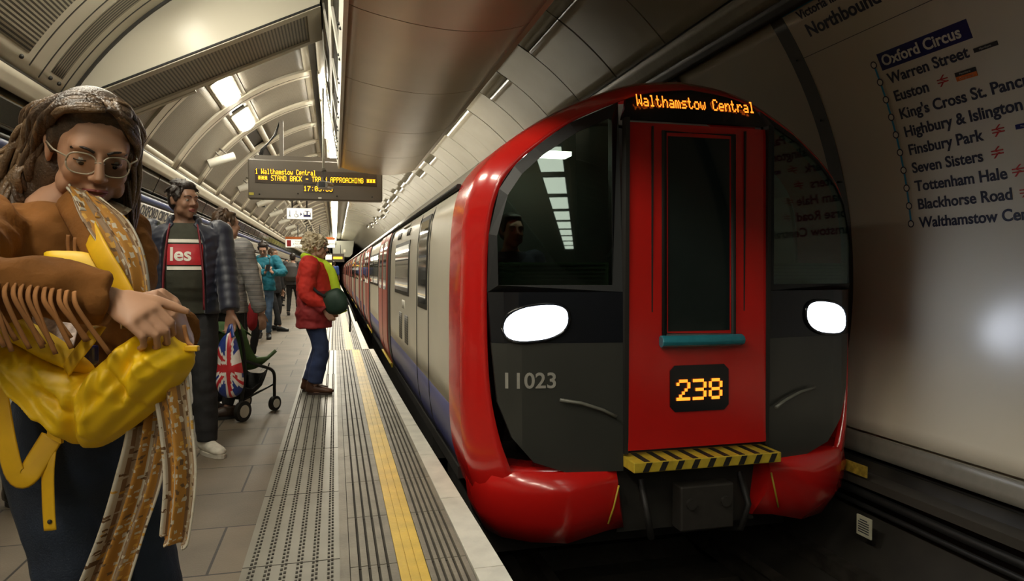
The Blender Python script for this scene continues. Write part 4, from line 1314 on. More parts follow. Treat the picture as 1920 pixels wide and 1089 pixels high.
# loudspeakers under the vault
sp = None
ordn = ['first', 'second', 'third', 'fourth', 'fifth', 'sixth', 'seventh', 'eighth']
for k in range(8):
    y = 12.5 + 3.7 * k
    c = tp(-50.5, y, 0.16)
    if sp is None:
        sp = thing('loudspeaker', '', 'loudspeaker', c, 0, 'loudspeakers along the vault')
        dx = Vector((0.55, 0.12, 0.22)).normalized()
        b = MB(); b.cyl(-dx * 0.22, dx * 0.22, 0.075, 18); b.build('cabinet', M_white, sp)
        b = MB(); b.cyl(dx * 0.221, dx * 0.228, 0.066, 18); b.build('grille', M_grey, sp)
        b = MB(); b.tube([(-0.02, 0, 0.05), (-0.10, 0.0, 0.14), (-0.12, 0, 0.17)], 0.014, 8); b.tube([(0.10, 0.02, 0.09), (0.02, 0.02, 0.16), (-0.05, 0.02, 0.20)], 0.014, 8); b.build('bracket', M_grey, sp)
        o = sp
    else:
        o = copy_tree(sp); o.location = c
    o['label'] = 'white cylindrical loudspeaker under the platform vault, %s from the slatted bulkhead' % ordn[k]
# small black camera on the vault
c = tp(-52, 20.3, 0.12)
t = thing('dome_camera', 'small black camera on the vault rib left of the pictogram sign', 'camera', c)
b = MB(); b.box(-0.06, 0.06, -0.12, 0.1, -0.05, 0.05); soft(b.build('housing', M_black, t), 0.015)
b = MB(); b.tube([(0, 0, 0.04), (-0.06, 0, 0.14)], 0.015, 6); b.build('bracket', M_black, t)
# ------------------------------------------------------------------ people
M_skin = mat('skin', (0.44, 0.235, 0.14), 0.5, var=0.07, scale=14)
M_skin2 = mat('skin_tan', (0.27, 0.145, 0.09), 0.5, var=0.08, scale=14)
M_skin3 = mat('skin_pale', (0.47, 0.27, 0.19), 0.5, var=0.08, scale=14)
M_jeans = mat('dark_denim', (0.007, 0.014, 0.030), 0.8, var=0.35, scale=9, bump=0.3, bscale=300)
M_jeans2 = mat('blue_denim', (0.045, 0.085, 0.15), 0.8, var=0.4, scale=8, bump=0.3, bscale=300)
M_jeans3 = mat('navy_denim', (0.020, 0.035, 0.10), 0.8, var=0.3, scale=8, bump=0.3, bscale=300)
M_blackcloth = mat('black_cloth', (0.006, 0.006, 0.007), 0.8, var=0.3, scale=10, bump=0.2)
M_hairdark = mat('dark_hair', (0.018, 0.011, 0.008), 0.42, var=0.4, scale=40, bump=0.4, bscale=160)
M_hairbrown = mat('brown_hair', (0.060, 0.033, 0.016), 0.40, var=0.5, scale=30, bump=0.4, bscale=200)
M_hairlight = mat('light_brown_hair', (0.15, 0.090, 0.045), 0.40, var=0.4, scale=30, bump=0.4, bscale=200)  # lighter brown hair colour
M_hairblond = mat('blond_hair', (0.52, 0.44, 0.30), 0.5, var=0.35, scale=30, bump=0.4, bscale=160)
M_lips = mat('lips', (0.25, 0.06, 0.05), 0.45)
M_eye = mat('eye_white', (0.5, 0.47, 0.42), 0.2)
M_iris = mat('iris', (0.02, 0.012, 0.008), 0.15)
M_sole = mat('dark_sole', (0.015, 0.014, 0.013), 0.7)


def wrinkle(o, fn):
    """push every vertex along its normal by fn(position)"""
    n = len(o.data.vertices)
    co = np.empty(n * 3); no = np.empty(n * 3)
    o.data.vertices.foreach_get('co', co); o.data.vertices.foreach_get('normal', no)
    co = co.reshape(-1, 3); no = no.reshape(-1, 3)
    co += no * np.array([fn(c) for c in co])[:, None]
    o.data.vertices.foreach_set('co', co.ravel()); o.data.update()


def ik(S_, T, a, b, pole):
    S_, T = Vector(S_), Vector(T)
    d = T - S_
    L = min(d.length, (a + b) * 0.999)
    d.normalize(); T2 = S_ + d * L
    x = (a * a - b * b + L * L) / (2 * L)
    h = math.sqrt(max(0, a * a - x * x))
    p = Vector(pole); p = p - d * p.dot(d)
    if p.length < 1e-4: p = d.orthogonal()
    p.normalize()
    return S_ + d * x + p * h, T2


def loft(mb, rings, n=18):
    """rings of (centre, rx, ry, squareness) stacked upwards; closed"""
    P = []
    for c, rx, ry in rings:
        c = Vector(c)
        P.append([c + Vector((rx * math.cos(2 * PI * k / n), ry * math.sin(2 * PI * k / n), 0)) for k in range(n)])
    mb.grid(P, 0, True, closed_v=True)
    mb.add(P[0], [tuple(range(n))[::-1]]); mb.add(P[-1], [tuple(range(n))])


def rounded(mb, pts, rad, n=12):
    """tube with ball ends"""
    mb.tube(pts, rad, n)
    for p, r in ((pts[0], rad[0]), (pts[-1], rad[-1])):
        r = r if not isinstance(r, (tuple, list)) else min(r)
        mb.ball(p, r * 0.98, nu=12, nv=8)


def interp(pts, n):
    """smooth resample of a polyline"""
    pts = [Vector(p) for p in pts]
    r = []
    m = len(pts)
    for i in range(m - 1):
        p0, p1, p2, p3 = pts[max(i - 1, 0)], pts[i], pts[i + 1], pts[min(i + 2, m - 1)]
        for k in range(n):
            t = k / n
            r.append(0.5 * (2 * p1 + (p2 - p0) * t + (2 * p0 - 5 * p1 + 4 * p2 - p3) * t * t + (3 * p1 - p0 - 3 * p2 + p3) * t ** 3))
    r.append(pts[-1])
    return r


def hand(mb, Wp, d, nrm, thumb_up, curl=(0.5, 0.6, 0.6, 0.6), s=1.0, base=0.25, spread=0.06, tcurl=0.5, tdir=None):
    """palm and five fingers; d wrist to knuckles, nrm the way the palm faces, thumb_up the thumb side"""
    Wp, d, nrm = Vector(Wp), Vector(d).normalized(), Vector(nrm)
    nrm = (nrm - d * nrm.dot(d)).normalized()
    side = d.cross(nrm)
    if side.dot(Vector(thumb_up)) < 0: side = -side
    pl = 0.082 * s
    mb.tube([Wp - d * 0.02 * s, Wp + d * 0.01 * s, Wp + d * 0.04 * s, Wp + d * 0.07 * s, Wp + d * pl], [(0.024 * s, 0.019 * s), (0.028 * s, 0.019 * s), (0.038 * s, 0.017 * s), (0.041 * s, 0.0145 * s), (0.038 * s, 0.011 * s)], 14, flat=nrm)
    tips = []
    for i, (off, L) in enumerate(((0.0315, 0.092), (0.0105, 0.102), (-0.0105, 0.095), (-0.0305, 0.075))):
        p = Wp + d * (pl - 0.006 * s - abs(off) * 0.12) + side * off * s
        ang = base * curl[i] * 2
        dd = (d + side * off * spread * 20 * 0.05).normalized()
        seg = (L * 0.46 * s, L * 0.30 * s, L * 0.24 * s)
        pts = [p - d * 0.012 * s, p]
        for q in range(3):
            v = dd * math.cos(ang) + nrm * math.sin(ang)
            pts.append(pts[-1] + v * seg[q])
            ang += curl[i] * (1.15 if q == 0 else 0.8)
        rr = [0.0088 * s, 0.0092 * s, 0.0082 * s, 0.0074 * s, 0.0060 * s]
        rounded(mb, pts, rr, 10)
        tips.append(pts[-1])
    t0 = Wp + d * 0.022 * s + side * 0.026 * s
    td = (Vector(tdir) if tdir is not None else (d * 0.75 + side * 0.65 + nrm * 0.35)).normalized()
    t1 = t0 + td * 0.042 * s
    td2 = (td + d * tcurl * 0.6 + nrm * tcurl * 0.4).normalized()
    t2 = t1 + td2 * 0.032 * s
    t3 = t2 + (td2 + d * tcurl * 0.3).normalized() * 0.025 * s
    rounded(mb, [t0 - td * 0.01 * s, t1, t2, t3], [0.0155 * s, 0.0115 * s, 0.0098 * s, 0.0072 * s], 10)
    return tips


def head_blobs(mb, M, s=1.0, female=False, detail=True):
    """head about a skull-centre frame: +y the face, +z up"""
    R = M.to_3x3()
    def B(c, r): mb.ball(M @ (Vector(c) * s), tuple(k * s for k in r), rot=R, nu=20, nv=14)
    B((0, -0.012, 0.035), (0.076, 0.094, 0.088))
    B((0, 0.022, -0.005), (0.066, 0.070, 0.085))
    B((0, 0.032, -0.052), (0.052 if female else 0.057, 0.052, 0.056))
    B((0, 0.062, -0.096), (0.024, 0.022, 0.019))
    B((0, 0.060, 0.030), (0.056, 0.032, 0.038))
    for k in (-1, 1):
        B((k * 0.036, 0.060, -0.024), (0.026, 0.026, 0.030))
        B((k * 0.050, 0.028, -0.062), (0.016, 0.034, 0.026))
        B((k * 0.030, 0.083, 0.032), (0.022, 0.010, 0.008))
        B((k * 0.031, 0.0755, 0.006), (0.015, 0.012, 0.0105))
        B((k * 0.077, -0.012, -0.004), (0.008, 0.020, 0.031))
        B((k * 0.080, -0.018, 0.012), (0.009, 0.014, 0.016))
        B((k * 0.0115, 0.098, -0.028), (0.0085, 0.010, 0.0075))
    mb.tube([M @ (Vector(p) * s) for p in ((0, 0.084, 0.026), (0, 0.092, 0.012), (0, 0.104, -0.008), (0, 0.113, -0.023), (0, 0.101, -0.031))], [0.008 * s, 0.0085 * s, 0.010 * s, 0.0115 * s, 0.009 * s], 10)
    B((0, 0.086, -0.055), (0.022, 0.011, 0.0065)); B((0, 0.084, -0.067), (0.018, 0.011, 0.007)); B((0, 0.080, -0.080), (0.020, 0.012, 0.010))


def face_parts(parent, M, s, brow, down=0.5, lips=M_lips):
    Mt = lambda p: M @ (Vector(p) * s)
    R = M.to_3x3()
    b = MB()
    for k in (-1, 1):
        pts = [Mt((k * x, y, z)) for x, y, z in ((0.012, 0.0945, 0.027), (0.026, 0.0935, 0.033), (0.040, 0.085, 0.032), (0.050, 0.073, 0.026))]
        b.tube(interp(pts, 4), [(0.0045 * s, 0.0028 * s)] * 13, 8)
    b.build('eyebrows', brow, parent)
    b = MB()
    b.tube(interp([Mt(p) for p in ((-0.023, 0.083, -0.0595), (-0.008, 0.0972, -0.0545), (0, 0.0968, -0.056), (0.008, 0.0972, -0.0545), (0.023, 0.083, -0.0595))], 4), [(0.003 * s, 0.0035 * s)] * 17, 8)
    b.tube(interp([Mt(p) for p in ((-0.020, 0.083, -0.0625), (0, 0.0955, -0.068), (0.020, 0.083, -0.0625))], 5), [(0.0045 * s, 0.0045 * s)] * 11, 8)
    b.build('lips', lips, parent)
    for k in (-1, 1):
        b = MB(); b.ball(Mt((k * 0.031, 0.0755, 0.0045)), (0.0122 * s,) * 3, nu=14, nv=10); e = b.build('eye', M_eye, parent)
        b = MB(); b.ball(Mt((k * 0.031 + 0.0, 0.0835, 0.003 - 0.004 * down)), (0.0058 * s, 0.0046 * s, 0.0058 * s), rot=R, nu=12, nv=8); b.build('iris', M_iris, e)
        b = MB(); pts = [Mt((k * (0.031 + x), 0.0755 + y, 0.0045 + z)) for x, y, z in ((-0.0125, 0.004, 0.001), (-0.006, 0.0112, 0.0052 - 0.005 * down), (0.004, 0.0115, 0.0050 - 0.005 * down), (0.0135, 0.002, 0.000))]
        b.tube(interp(pts, 4), 0.0017 * s, 6); b.build('lashes', M_hairdark, parent)


def person(label, loc, rz, H, sp):
    """builds one standing figure; local frame: +y is the way the body faces, +x its right hand side"""
    k = H / 1.75
    root = thing('person', label, 'person', loc, rz)
    inv = Matrix.Translation(loc) @ Matrix.Rotation(rz, 4, 'Z'); inv = inv.inverted()
    w = sp.get('width', 1.0); belly = sp.get('belly', 0.0); lean = sp.get('lean', 0.0); vox = sp.get('voxel', 0.011)
    fem = sp.get('female', False)
    L = lambda x, y, z: Vector((x * k, y * k + lean * max(0, z - 0.9) * k, z * k))
    shw = (0.185 if fem else 0.20) * w
    sh = {1: L(shw, sp.get('tw', 0) * 1.0, 1.425), -1: L(-shw, -sp.get('tw', 0), 1.425)}
    hip = {1: L(0.09, 0, 0.92), -1: L(-0.09, 0, 0.92)}
    foot = {1: Vector(sp.get('rfoot', (0.11, 0.0, 0))) * 1.0, -1: Vector(sp.get('lfoot', (-0.11, 0.0, 0)))}
    toe = {1: sp.get('rtoe', 0.15), -1: sp.get('ltoe', -0.15)}
    wr = {}
    pole = {1: sp.get('rpole', (0.6, -0.7, -0.5)), -1: sp.get('lpole', (-0.6, -0.7, -0.5))}
    for s_, key in ((1, 'rhand'), (-1, 'lhand')):
        v = sp.get(key)
        if v is None: v = L(s_ * (shw + 0.07), 0.06, 0.86)
        elif len(v) == 4: v = inv @ Vector(v[:3])
        else: v = Vector(v)
        wr[s_] = v
    el = {}
    for s_ in (1, -1):
        el[s_], wr[s_] = ik(sh[s_], wr[s_], 0.30 * k, 0.265 * k, pole[s_])
    kn, an = {}, {}
    for s_ in (1, -1):
        a = foot[s_] + Vector((0, 0, 0.085 * k))
        kn[s_], an[s_] = ik(hip[s_], a, 0.43 * k, 0.425 * k, (0.1 * s_, 1, 0))
    hc = sp.get('headc')
    hc = inv @ Vector(hc) if hc is not None else L(0, 0.035 + sp.get('headfwd', 0.0), 1.625)
    hr = Matrix.Rotation(sp.get('hyaw', 0), 3, 'Z') @ Matrix.Rotation(-sp.get('hpitch', 0), 3, 'X') @ Matrix.Rotation(sp.get('hroll', 0), 3, 'Y')
    HM = Matrix.Translation(hc) @ hr.to_4x4()
    hs = sp.get('hscale', 1.0) * k ** 0.5
    def torso(mb, z0, z1, g, flare=0.0, top=True):
        prof = [(0.80, 0.155, 0.105), (0.90, 0.175, 0.118), (0.98, 0.170, 0.115), (1.07, 0.155, 0.108 + belly * 0.9), (1.18, 0.160, 0.113 + belly), (1.30, 0.180, 0.122 + belly * 0.4), (1.39, 0.185, 0.112), (1.44, 0.165, 0.092), (1.475, 0.115, 0.072), (1.51, 0.068, 0.062)]
        if fem: prof = [(a, b * (1.02 if a < 1 else 0.93), c) for a, b, c in prof]
        xs = [p[0] for p in prof]
        rr = []
        for z in sorted(set([z0, z1] + [p[0] for p in prof if z0 < p[0] < z1])):
            rx, ry = float(np.interp(z, xs, [p[1] for p in prof])), float(np.interp(z, xs, [p[2] for p in prof]))
            e = g + flare * max(0, 1.15 - z)
            rr.append((L(0, 0.012 + belly * 0.6 * (1.0 < z < 1.3), z), (rx * w + e) * k, (ry * w + e) * k))
        loft(mb, rr, 20)
    def arm(mb, s_, g, end=1.0, r0=0.056):
        e = wr[s_]; a = el[s_] + (e - el[s_]) * end
        pts = interp([sh[s_] + Vector((-s_ * 0.03, 0, 0.0)), sh[s_], (sh[s_] + el[s_]) / 2, el[s_], (el[s_] + a) / 2, a], 3)
        rs = np.interp(np.linspace(0, 1, len(pts)), [0, .2, .45, .62, .8, 1], [r0, r0 * 1.02, .046, .042, .037, .030])
        mb.tube(pts, [(float(r) * (w ** .5) + g) * k for r in rs], 14); mb.ball(sh[s_], (r0 + g) * k * 1.0, nu=14, nv=10)
    def leg(mb, s_, g, end=1.0, flare=0.0):
        a = kn[s_] + (an[s_] - kn[s_]) * end
        pts = interp([hip[s_] + Vector((0, 0, 0.05 * k)), hip[s_], (hip[s_] + kn[s_]) / 2, kn[s_], (kn[s_] + a) / 2, a], 3)
        rs = np.interp(np.linspace(0, 1, len(pts)), [0, .2, .4, .6, .8, 1], [.088, .088, .074, .056, .052, .040])
        fl = np.linspace(0, 1, len(pts)) ** 2 * flare
        mb.tube(pts, [(float(r) * w ** .6 + g + float(f)) * k for r, f in zip(rs, fl)], 16)
    # ---- body: one skin
    mb = MB()
    head_blobs(mb, HM, hs, fem)
    nb = L(0, 0.0, 1.49); nk = hc + hr @ Vector((0, -0.02, -0.06)) * hs
    mb.tube([nb - Vector((0, 0, 0.03)), nb, (nb + nk) / 2, nk, nk + hr @ Vector((0, 0, 0.05))], [0.07 * k, 0.062 * k, 0.052 * k, 0.050 * k, 0.05 * k], 14)
    torso(mb, 0.84, 1.50, -0.022)
    for s_ in (1, -1):
        arm(mb, s_, -0.006); leg(mb, s_, -0.012)
        f = foot[s_]; d = Vector((math.sin(toe[s_]), math.cos(toe[s_]), 0))
        mb.tube([an[s_] - d * 0.03 * k - Vector((0, 0, 0.03)), an[s_] + d * 0.05 * k - Vector((0, 0, 0.045)), an[s_] + d * 0.14 * k - Vector((0, 0, 0.06))], [0.032 * k, 0.034 * k, 0.024 * k], 10)
        fd = (wr[s_] - el[s_]).normalized()
        hp = sp.get('rh' if s_ > 0 else 'lh', {})
        d_ = hp.get('d'); n_ = hp.get('n'); t_ = hp.get('t')
        ri = inv.to_3x3()
        d_ = ri @ Vector(d_) if d_ is not None else fd
        n_ = ri @ Vector(n_) if n_ is not None else Vector((-s_, 0.2, 0))
        t_ = ri @ Vector(t_) if t_ is not None else Vector((0, 1, 0.3))
        td = ri @ Vector(hp['td']) if 'td' in hp else None
        hand(mb, wr[s_], d_, n_, t_, hp.get('curl', (0.35, 0.45, 0.5, 0.5)), hp.get('s', 1.0) * k, tcurl=hp.get('tc', 0.5), tdir=td)
    remesh(mb, 'body', sp['skin'], root, vox, sp.get('smooth', 3))
    if sp.get('face', True): face_parts(root, HM, hs, sp.get('brow', M_hairdark), sp.get('down', 0.3), sp.get('lipm', M_lips))
    # ---- top
    hem = sp.get('hem', 0.86); g = sp.get('topg', 0.012)
    mb = MB(); torso(mb, hem, sp.get('collar', 1.485), g, sp.get('flare', 0.02))
    for s_ in (1, -1): arm(mb, s_, g + 0.004, sp.get('sleeve', 0.96), 0.060 if not sp.get('puff') else 0.07)
    top = remesh(mb, sp.get('topname', 'jacket'), sp['top'], root, sp.get('cvox', vox * 1.1), 4)
    if sp.get('crease', 0.006):
        a = sp.get('crease', 0.006)
        wrinkle(top, lambda c: a * mnoise.noise(Vector((c[0] * 9, c[1] * 9, c[2] * 14))) + a * 0.5 * mnoise.noise(Vector((c[0] * 22, c[1] * 22, c[2] * 30))))
    # ---- trousers
    mb = MB(); torso(mb, 0.80, sp.get('belt', 1.0), 0.002)
    for s_ in (1, -1): leg(mb, s_, 0.006 + sp.get('legg', 0), sp.get('legend', 0.93), sp.get('bell', 0.0))
    tro = remesh(mb, sp.get('trname', 'trousers'), sp['trousers'], root, vox * 1.1, 4)
    wrinkle(tro, lambda c: 0.006 * mnoise.noise(Vector((c[0] * 14, c[1] * 14, c[2] * 18))))
    # ---- shoes
    for s_ in (1, -1):
        d = Vector((math.sin(toe[s_]), math.cos(toe[s_]), 0)); n = Vector((d.y, -d.x, 0))
        f = foot[s_]; up = Vector((0, 0, 1))
        mb = MB()
        boot = sp.get('boot', 0.0)
        pts = [f - d * 0.075, f - d * 0.06, f - d * 0.0, f + d * 0.07, f + d * 0.14, f + d * 0.175, f + d * 0.19]
        rr = [(0.020, 0.02), (0.036, 0.05), (0.038, 0.052), (0.042, 0.04), (0.046, 0.03), (0.036, 0.025), (0.015, 0.014)]
        mb.tube([p * 1.0 + up * (b * k + 0.012) for p, (a, b) in zip(pts, rr)], [(a * k, b * k) for a, b in rr], 14, flat=up)
        mb.tube([f - d * 0.03 + up * 0.05, f - d * 0.03 + up * (0.11 + boot) * k], [0.044 * k, 0.048 * k], 14)
        so = remesh(mb, 'shoe', sp.get('shoe', M_black), root, 0.007, 3)
        sb = MB(); m = 22
        out = []
        for q in range(m):
            a = 2 * PI * q / m; ca, sa = math.cos(a), math.sin(a)
            wdt = 0.043 + 0.006 * ca
            out.append(f + d * (0.058 + 0.136 * ca) * k + n * wdt * sa * k)
        sb.add([p + up * 0.002 for p in out] + [p + up * 0.026 * k for p in out], [tuple(range(m))[::-1], tuple(range(m, 2 * m))] + [(q, (q + 1) % m, m + (q + 1) % m, m + q) for q in range(m)])
        sb.build('sole', sp.get('sole', M_sole), so)
    info = dict(root=root, HM=HM, hs=hs, sh=sh, el=el, wr=wr, k=k, top=top, tro=tro, L=L, inv=inv, hc=hc, hr=hr, foot=foot)
    return info


def hair_cap(I, m, vol=1.0, name='hair', back=0.0, strands=0, curl=0.0, length=0.06, seed=1, low=-0.02, tuft=0.0):
    """close hair: a cap hugging the skull with locks on it"""
    HM, hs = I['HM'], I['hs']
    R = HM.to_3x3(); rnd = random.Random(seed)
    mb = MB()
    def B(c, r): mb.ball(HM @ (Vector(c) * hs), tuple(k * hs for k in r), rot=R, nu=22, nv=16)
    B((0, -0.026, 0.050), (0.082 * vol, 0.094 * vol, 0.086 * vol))
    B((0, -0.052, 0.005), (0.074 * vol, 0.064, 0.075))
    B((0, 0.028, 0.098), (0.062, 0.048, 0.026 + tuft))
    for k in (-1, 1): B((k * 0.070, 0.012, 0.030), (0.012, 0.028, 0.040))
    for i in range(strands):
        th = rnd.uniform(0.0, 1.75); ph = rnd.uniform(0, 2 * PI)
        p = Vector((math.sin(th) * math.cos(ph) * 0.080, math.sin(th) * math.sin(ph) * 0.092 - 0.026, math.cos(th) * 0.086 + 0.05))
        if p.y > 0.045 and p.z < 0.085: continue
        nrm = Vector((p.x, p.y + 0.026, p.z - 0.05)).normalized()
        t = Vector((-p.y, p.x, 0)); t = (Vector((0, -0.4, -1)) - nrm * nrm.dot(Vector((0, -0.4, -1)))).normalized()
        pts = []; side = nrm.cross(t); a0 = rnd.uniform(0, 6)
        for q in range(6):
            u = q / 5
            pts.append(HM @ ((p + nrm * (0.004 + 0.012 * u + curl * 0.022 * math.sin(a0 + u * 7)) + t * length * u * rnd.uniform(0.8, 1.1) + side * curl * 0.022 * math.cos(a0 + u * 7)) * hs))
        mb.tube(interp(pts, 2), [0.009 * hs * (1 - 0.6 * q / 10) for q in range(11)], 6)
    return remesh(mb, name, m, I['root'], 0.006, 2)


def strap_between(mb, pts, wd, th, up=(0, 0, 1), n=6):
    mb.tube(interp(pts, n), (wd if isinstance(wd, list) else [(wd, th)] * ((len(pts) - 1) * n + 1)), 10, flat=up)


def glasses(parent, HM, hs, m, mg, s=1.0, name='glasses'):
    Mt = lambda p: HM @ (Vector(p) * hs)
    b = MB()
    for k in (-1, 1):
        loop = [Mt((k * (0.032 + 0.024 * s * math.copysign(abs(math.cos(a)) ** .75, math.cos(a))), 0.097 - 0.012 * (0.5 + 0.5 * math.cos(a)) , 0.000 + 0.020 * s * math.copysign(abs(math.sin(a)) ** .8, math.sin(a)))) for a in np.linspace(0, 2 * PI, 25)]
        b.tube(loop, 0.0018 * hs, 8)
        b.tube([Mt((k * 0.056, 0.085, 0.008)), Mt((k * 0.078, 0.055, 0.012)), Mt((k * 0.084, 0.0, 0.012)), Mt((k * 0.084, -0.02, 0.0))], 0.0018 * hs, 8)
    b.tube([Mt((-0.009, 0.098, 0.006)), Mt((0, 0.103, 0.009)), Mt((0.009, 0.098, 0.006))], 0.0018 * hs, 8)
    g = b.build(name, m, parent)
    for k in (-1, 1):
        l = MB(); l.add([Mt((k * (0.032 + 0.023 * s * math.copysign(abs(math.cos(a)) ** .75, math.cos(a))), 0.0970 - 0.012 * (0.5 + 0.5 * math.cos(a)), 0.0195 * s * math.copysign(abs(math.sin(a)) ** .8, math.sin(a)))) for a in np.linspace(0, 2 * PI, 24, endpoint=False)], [tuple(range(24))])
        l.build('lens', mg, g, fix=False)
    return g


def star_bag(mb, outline, frame, thick, folds=0.01, seed=0, n=10, c=None, flat_back=0.5):
    """soft bag: outline of (u, v) about a centre, inflated both ways; frame = (origin, U, V, N)"""
    O, U, V, N = [Vector(x) for x in frame]
    out = []
    m = len(outline)
    for i in range(m):
        p0, p1, p2, p3 = [Vector(outline[(i + j) % m]) for j in (-1, 0, 1, 2)]
        for q in range(4):
            t = q / 4
            out.append(0.5 * (2 * p1 + (p2 - p0) * t + (2 * p0 - 5 * p1 + 4 * p2 - p3) * t * t + (3 * p1 - p0 - 3 * p2 + p3) * t ** 3))
    cc = Vector(c) if c is not None else sum(out, Vector((0, 0))) / len(out)
    for side in (1, -1):
        P = []
        for r in range(n + 1):
            s = r / n
            row = []
            for o in out:
                uv = cc + (o - cc) * s
                h = thick * math.sqrt(max(0, 1 - s ** 2.6)) * (1 if side > 0 else flat_back)
                f = folds * (1 - s ** 4) * (mnoise.noise(Vector((uv.x * 11 + seed, uv.y * 6, side))) + 0.6 * mnoise.noise(Vector((uv.x * 24 - uv.y * 18, uv.y * 5 + seed, 3))))
                row.append(O + U * uv.x + V * uv.y + N * (side * h + f))
            P.append(row)
        mb.grid(P, 0, True, closed_v=True)
# ------------------------------------------------------------------ the woman at the front
FH = Vector((math.sin(YAW), math.cos(YAW), 0)); RH = Vector(C_R); UP = Vector((0, 0, 1))
M_suede = mat('tan_suede', (0.20, 0.080, 0.018), 0.9, var=0.28, scale=9, bump=0.35, bscale=60, spec=0.2)
M_fringe = mat('suede_fringe', (0.30, 0.125, 0.035), 0.85, var=0.2, scale=12)
M_bag = mat('yellow_bag_cloth', (0.80, 0.50, 0.003), 0.5, var=0.06, scale=5, bump=0.12, bscale=14)
M_strap = mat('yellow_strap', (0.70, 0.40, 0.004), 0.55, var=0.1, scale=20)

pel = at(160, 770, 1.48); base = Vector((pel.x, pel.y, 0))
fdir = (-FH * math.cos(math.radians(78)) + RH * math.sin(math.radians(78))).normalized()
rzw = math.atan2(-fdir.x, fdir.y)
hc_w = at(172, 287, 1.46)
rw = at(212, 562, 1.19); lw = at(343, 632, 1.33)
rk = at(276, 596, 1.175); lk = at(322, 578, 1.285)
wsp = dict(female=True, skin=M_skin, top=M_suede, topname='jacket', trousers=M_jeans, trname='jeans', voxel=0.0038, cvox=0.009, smooth=3, topg=0.021, hem=1.09, flare=0.04, crease=0.017,
           headc=hc_w, lean=-0.125, hyaw=math.radians(-38), hpitch=math.radians(24), hroll=math.radians(-3), hscale=1.0, collar=1.50,
           rhand=tuple(rw) + (1,), lhand=tuple(lw) + (1,), rpole=(0.75, -1.0, 0.25), lpole=(0.25, -0.3, -1.0), sleeve=0.97, face=True, down=0.9, legg=-0.004,
           rh=dict(d=rk - rw, n=FH * 0.55 - UP * 0.8 - RH * 0.2, t=UP + FH * 0.3, curl=(0.95, 0.95, 0.95, 0.95), s=0.98, td=RH * 0.9 + UP * 0.05 + FH * 0.3 - UP * 0.2, tc=0.6),
           lh=dict(d=lk - lw, n=-RH * 0.95 - FH * 0.25, t=-FH + UP * 0.1, curl=(0.85, 0.95, 1.0, 1.05), s=1.0, td=-RH * 0.6 + UP * 0.55 - FH * 0.6, tc=0.2),
           rfoot=(0.085, 0.03, 0), lfoot=(-0.085, 0.03, 0), shoe=M_black, belt=1.07)
wm = person('woman with wavy brown hair and glasses in a fringed tan suede jacket', base, rzw, 1.62, wsp)
WR = wm['root']; toL = wm['inv']
def Lp(px, py, D): return toL @ at(px, py, D)
M_lens = glass('spectacle_lens', (0.96, 0.97, 0.96), 0.01, 0.0, boost=1.2)
glasses(WR, wm['HM'], wm['hs'], mat('clear_frame', (0.42, 0.36, 0.27), 0.12), M_lens, 1.12)

# hair: cap, then long wavy locks
rnd = random.Random(11)
HM, hs = wm['HM'], wm['hs']
cap = MB(); Rm = HM.to_3x3()
def HB(c, r): cap.ball(HM @ (Vector(c) * hs), tuple(k * hs for k in r), rot=Rm, nu=22, nv=16)
HB((0, -0.026, 0.050), (0.086, 0.098, 0.090)); HB((0, -0.060, 0.0), (0.080, 0.066, 0.085)); HB((0, 0.022, 0.104), (0.066, 0.052, 0.026)); HB((0.055, -0.060, -0.070), (0.045, 0.060, 0.085)); HB((0.070, -0.075, -0.13), (0.05, 0.055, 0.07)); HB((-0.066, -0.020, -0.085), (0.022, 0.040, 0.080)); HB((0, -0.075, -0.10), (0.07, 0.04, 0.09))
for k in (-1, 1): HB((k * 0.074, -0.006, 0.030), (0.012, 0.030, 0.045))
hair = remesh(cap, 'hair', [M_hairbrown], WR, 0.006, 3)
def lock(start, pts_l, r, ph, amp, m, name='lock'):
    P = interp([Vector(start)] + [Vector(p) for p in pts_l], 5)
    n = len(P); Q = []
    for i, p in enumerate(P):
        u = i / (n - 1)
        w = amp * min(1, u * 2.2)
        Q.append(p + Vector((math.cos(ph + u * 11), math.sin(ph + u * 11), 0.4 * math.sin(ph * 2 + u * 9))) * w)
    return [HM @ (q * hs) for q in Q], [r * hs * (0.55 + 0.75 * math.sin(PI * min(1, 0.12 + 0.80 * i / (n - 1)))) for i in range(n)]
lk1, lk2 = MB(), MB()
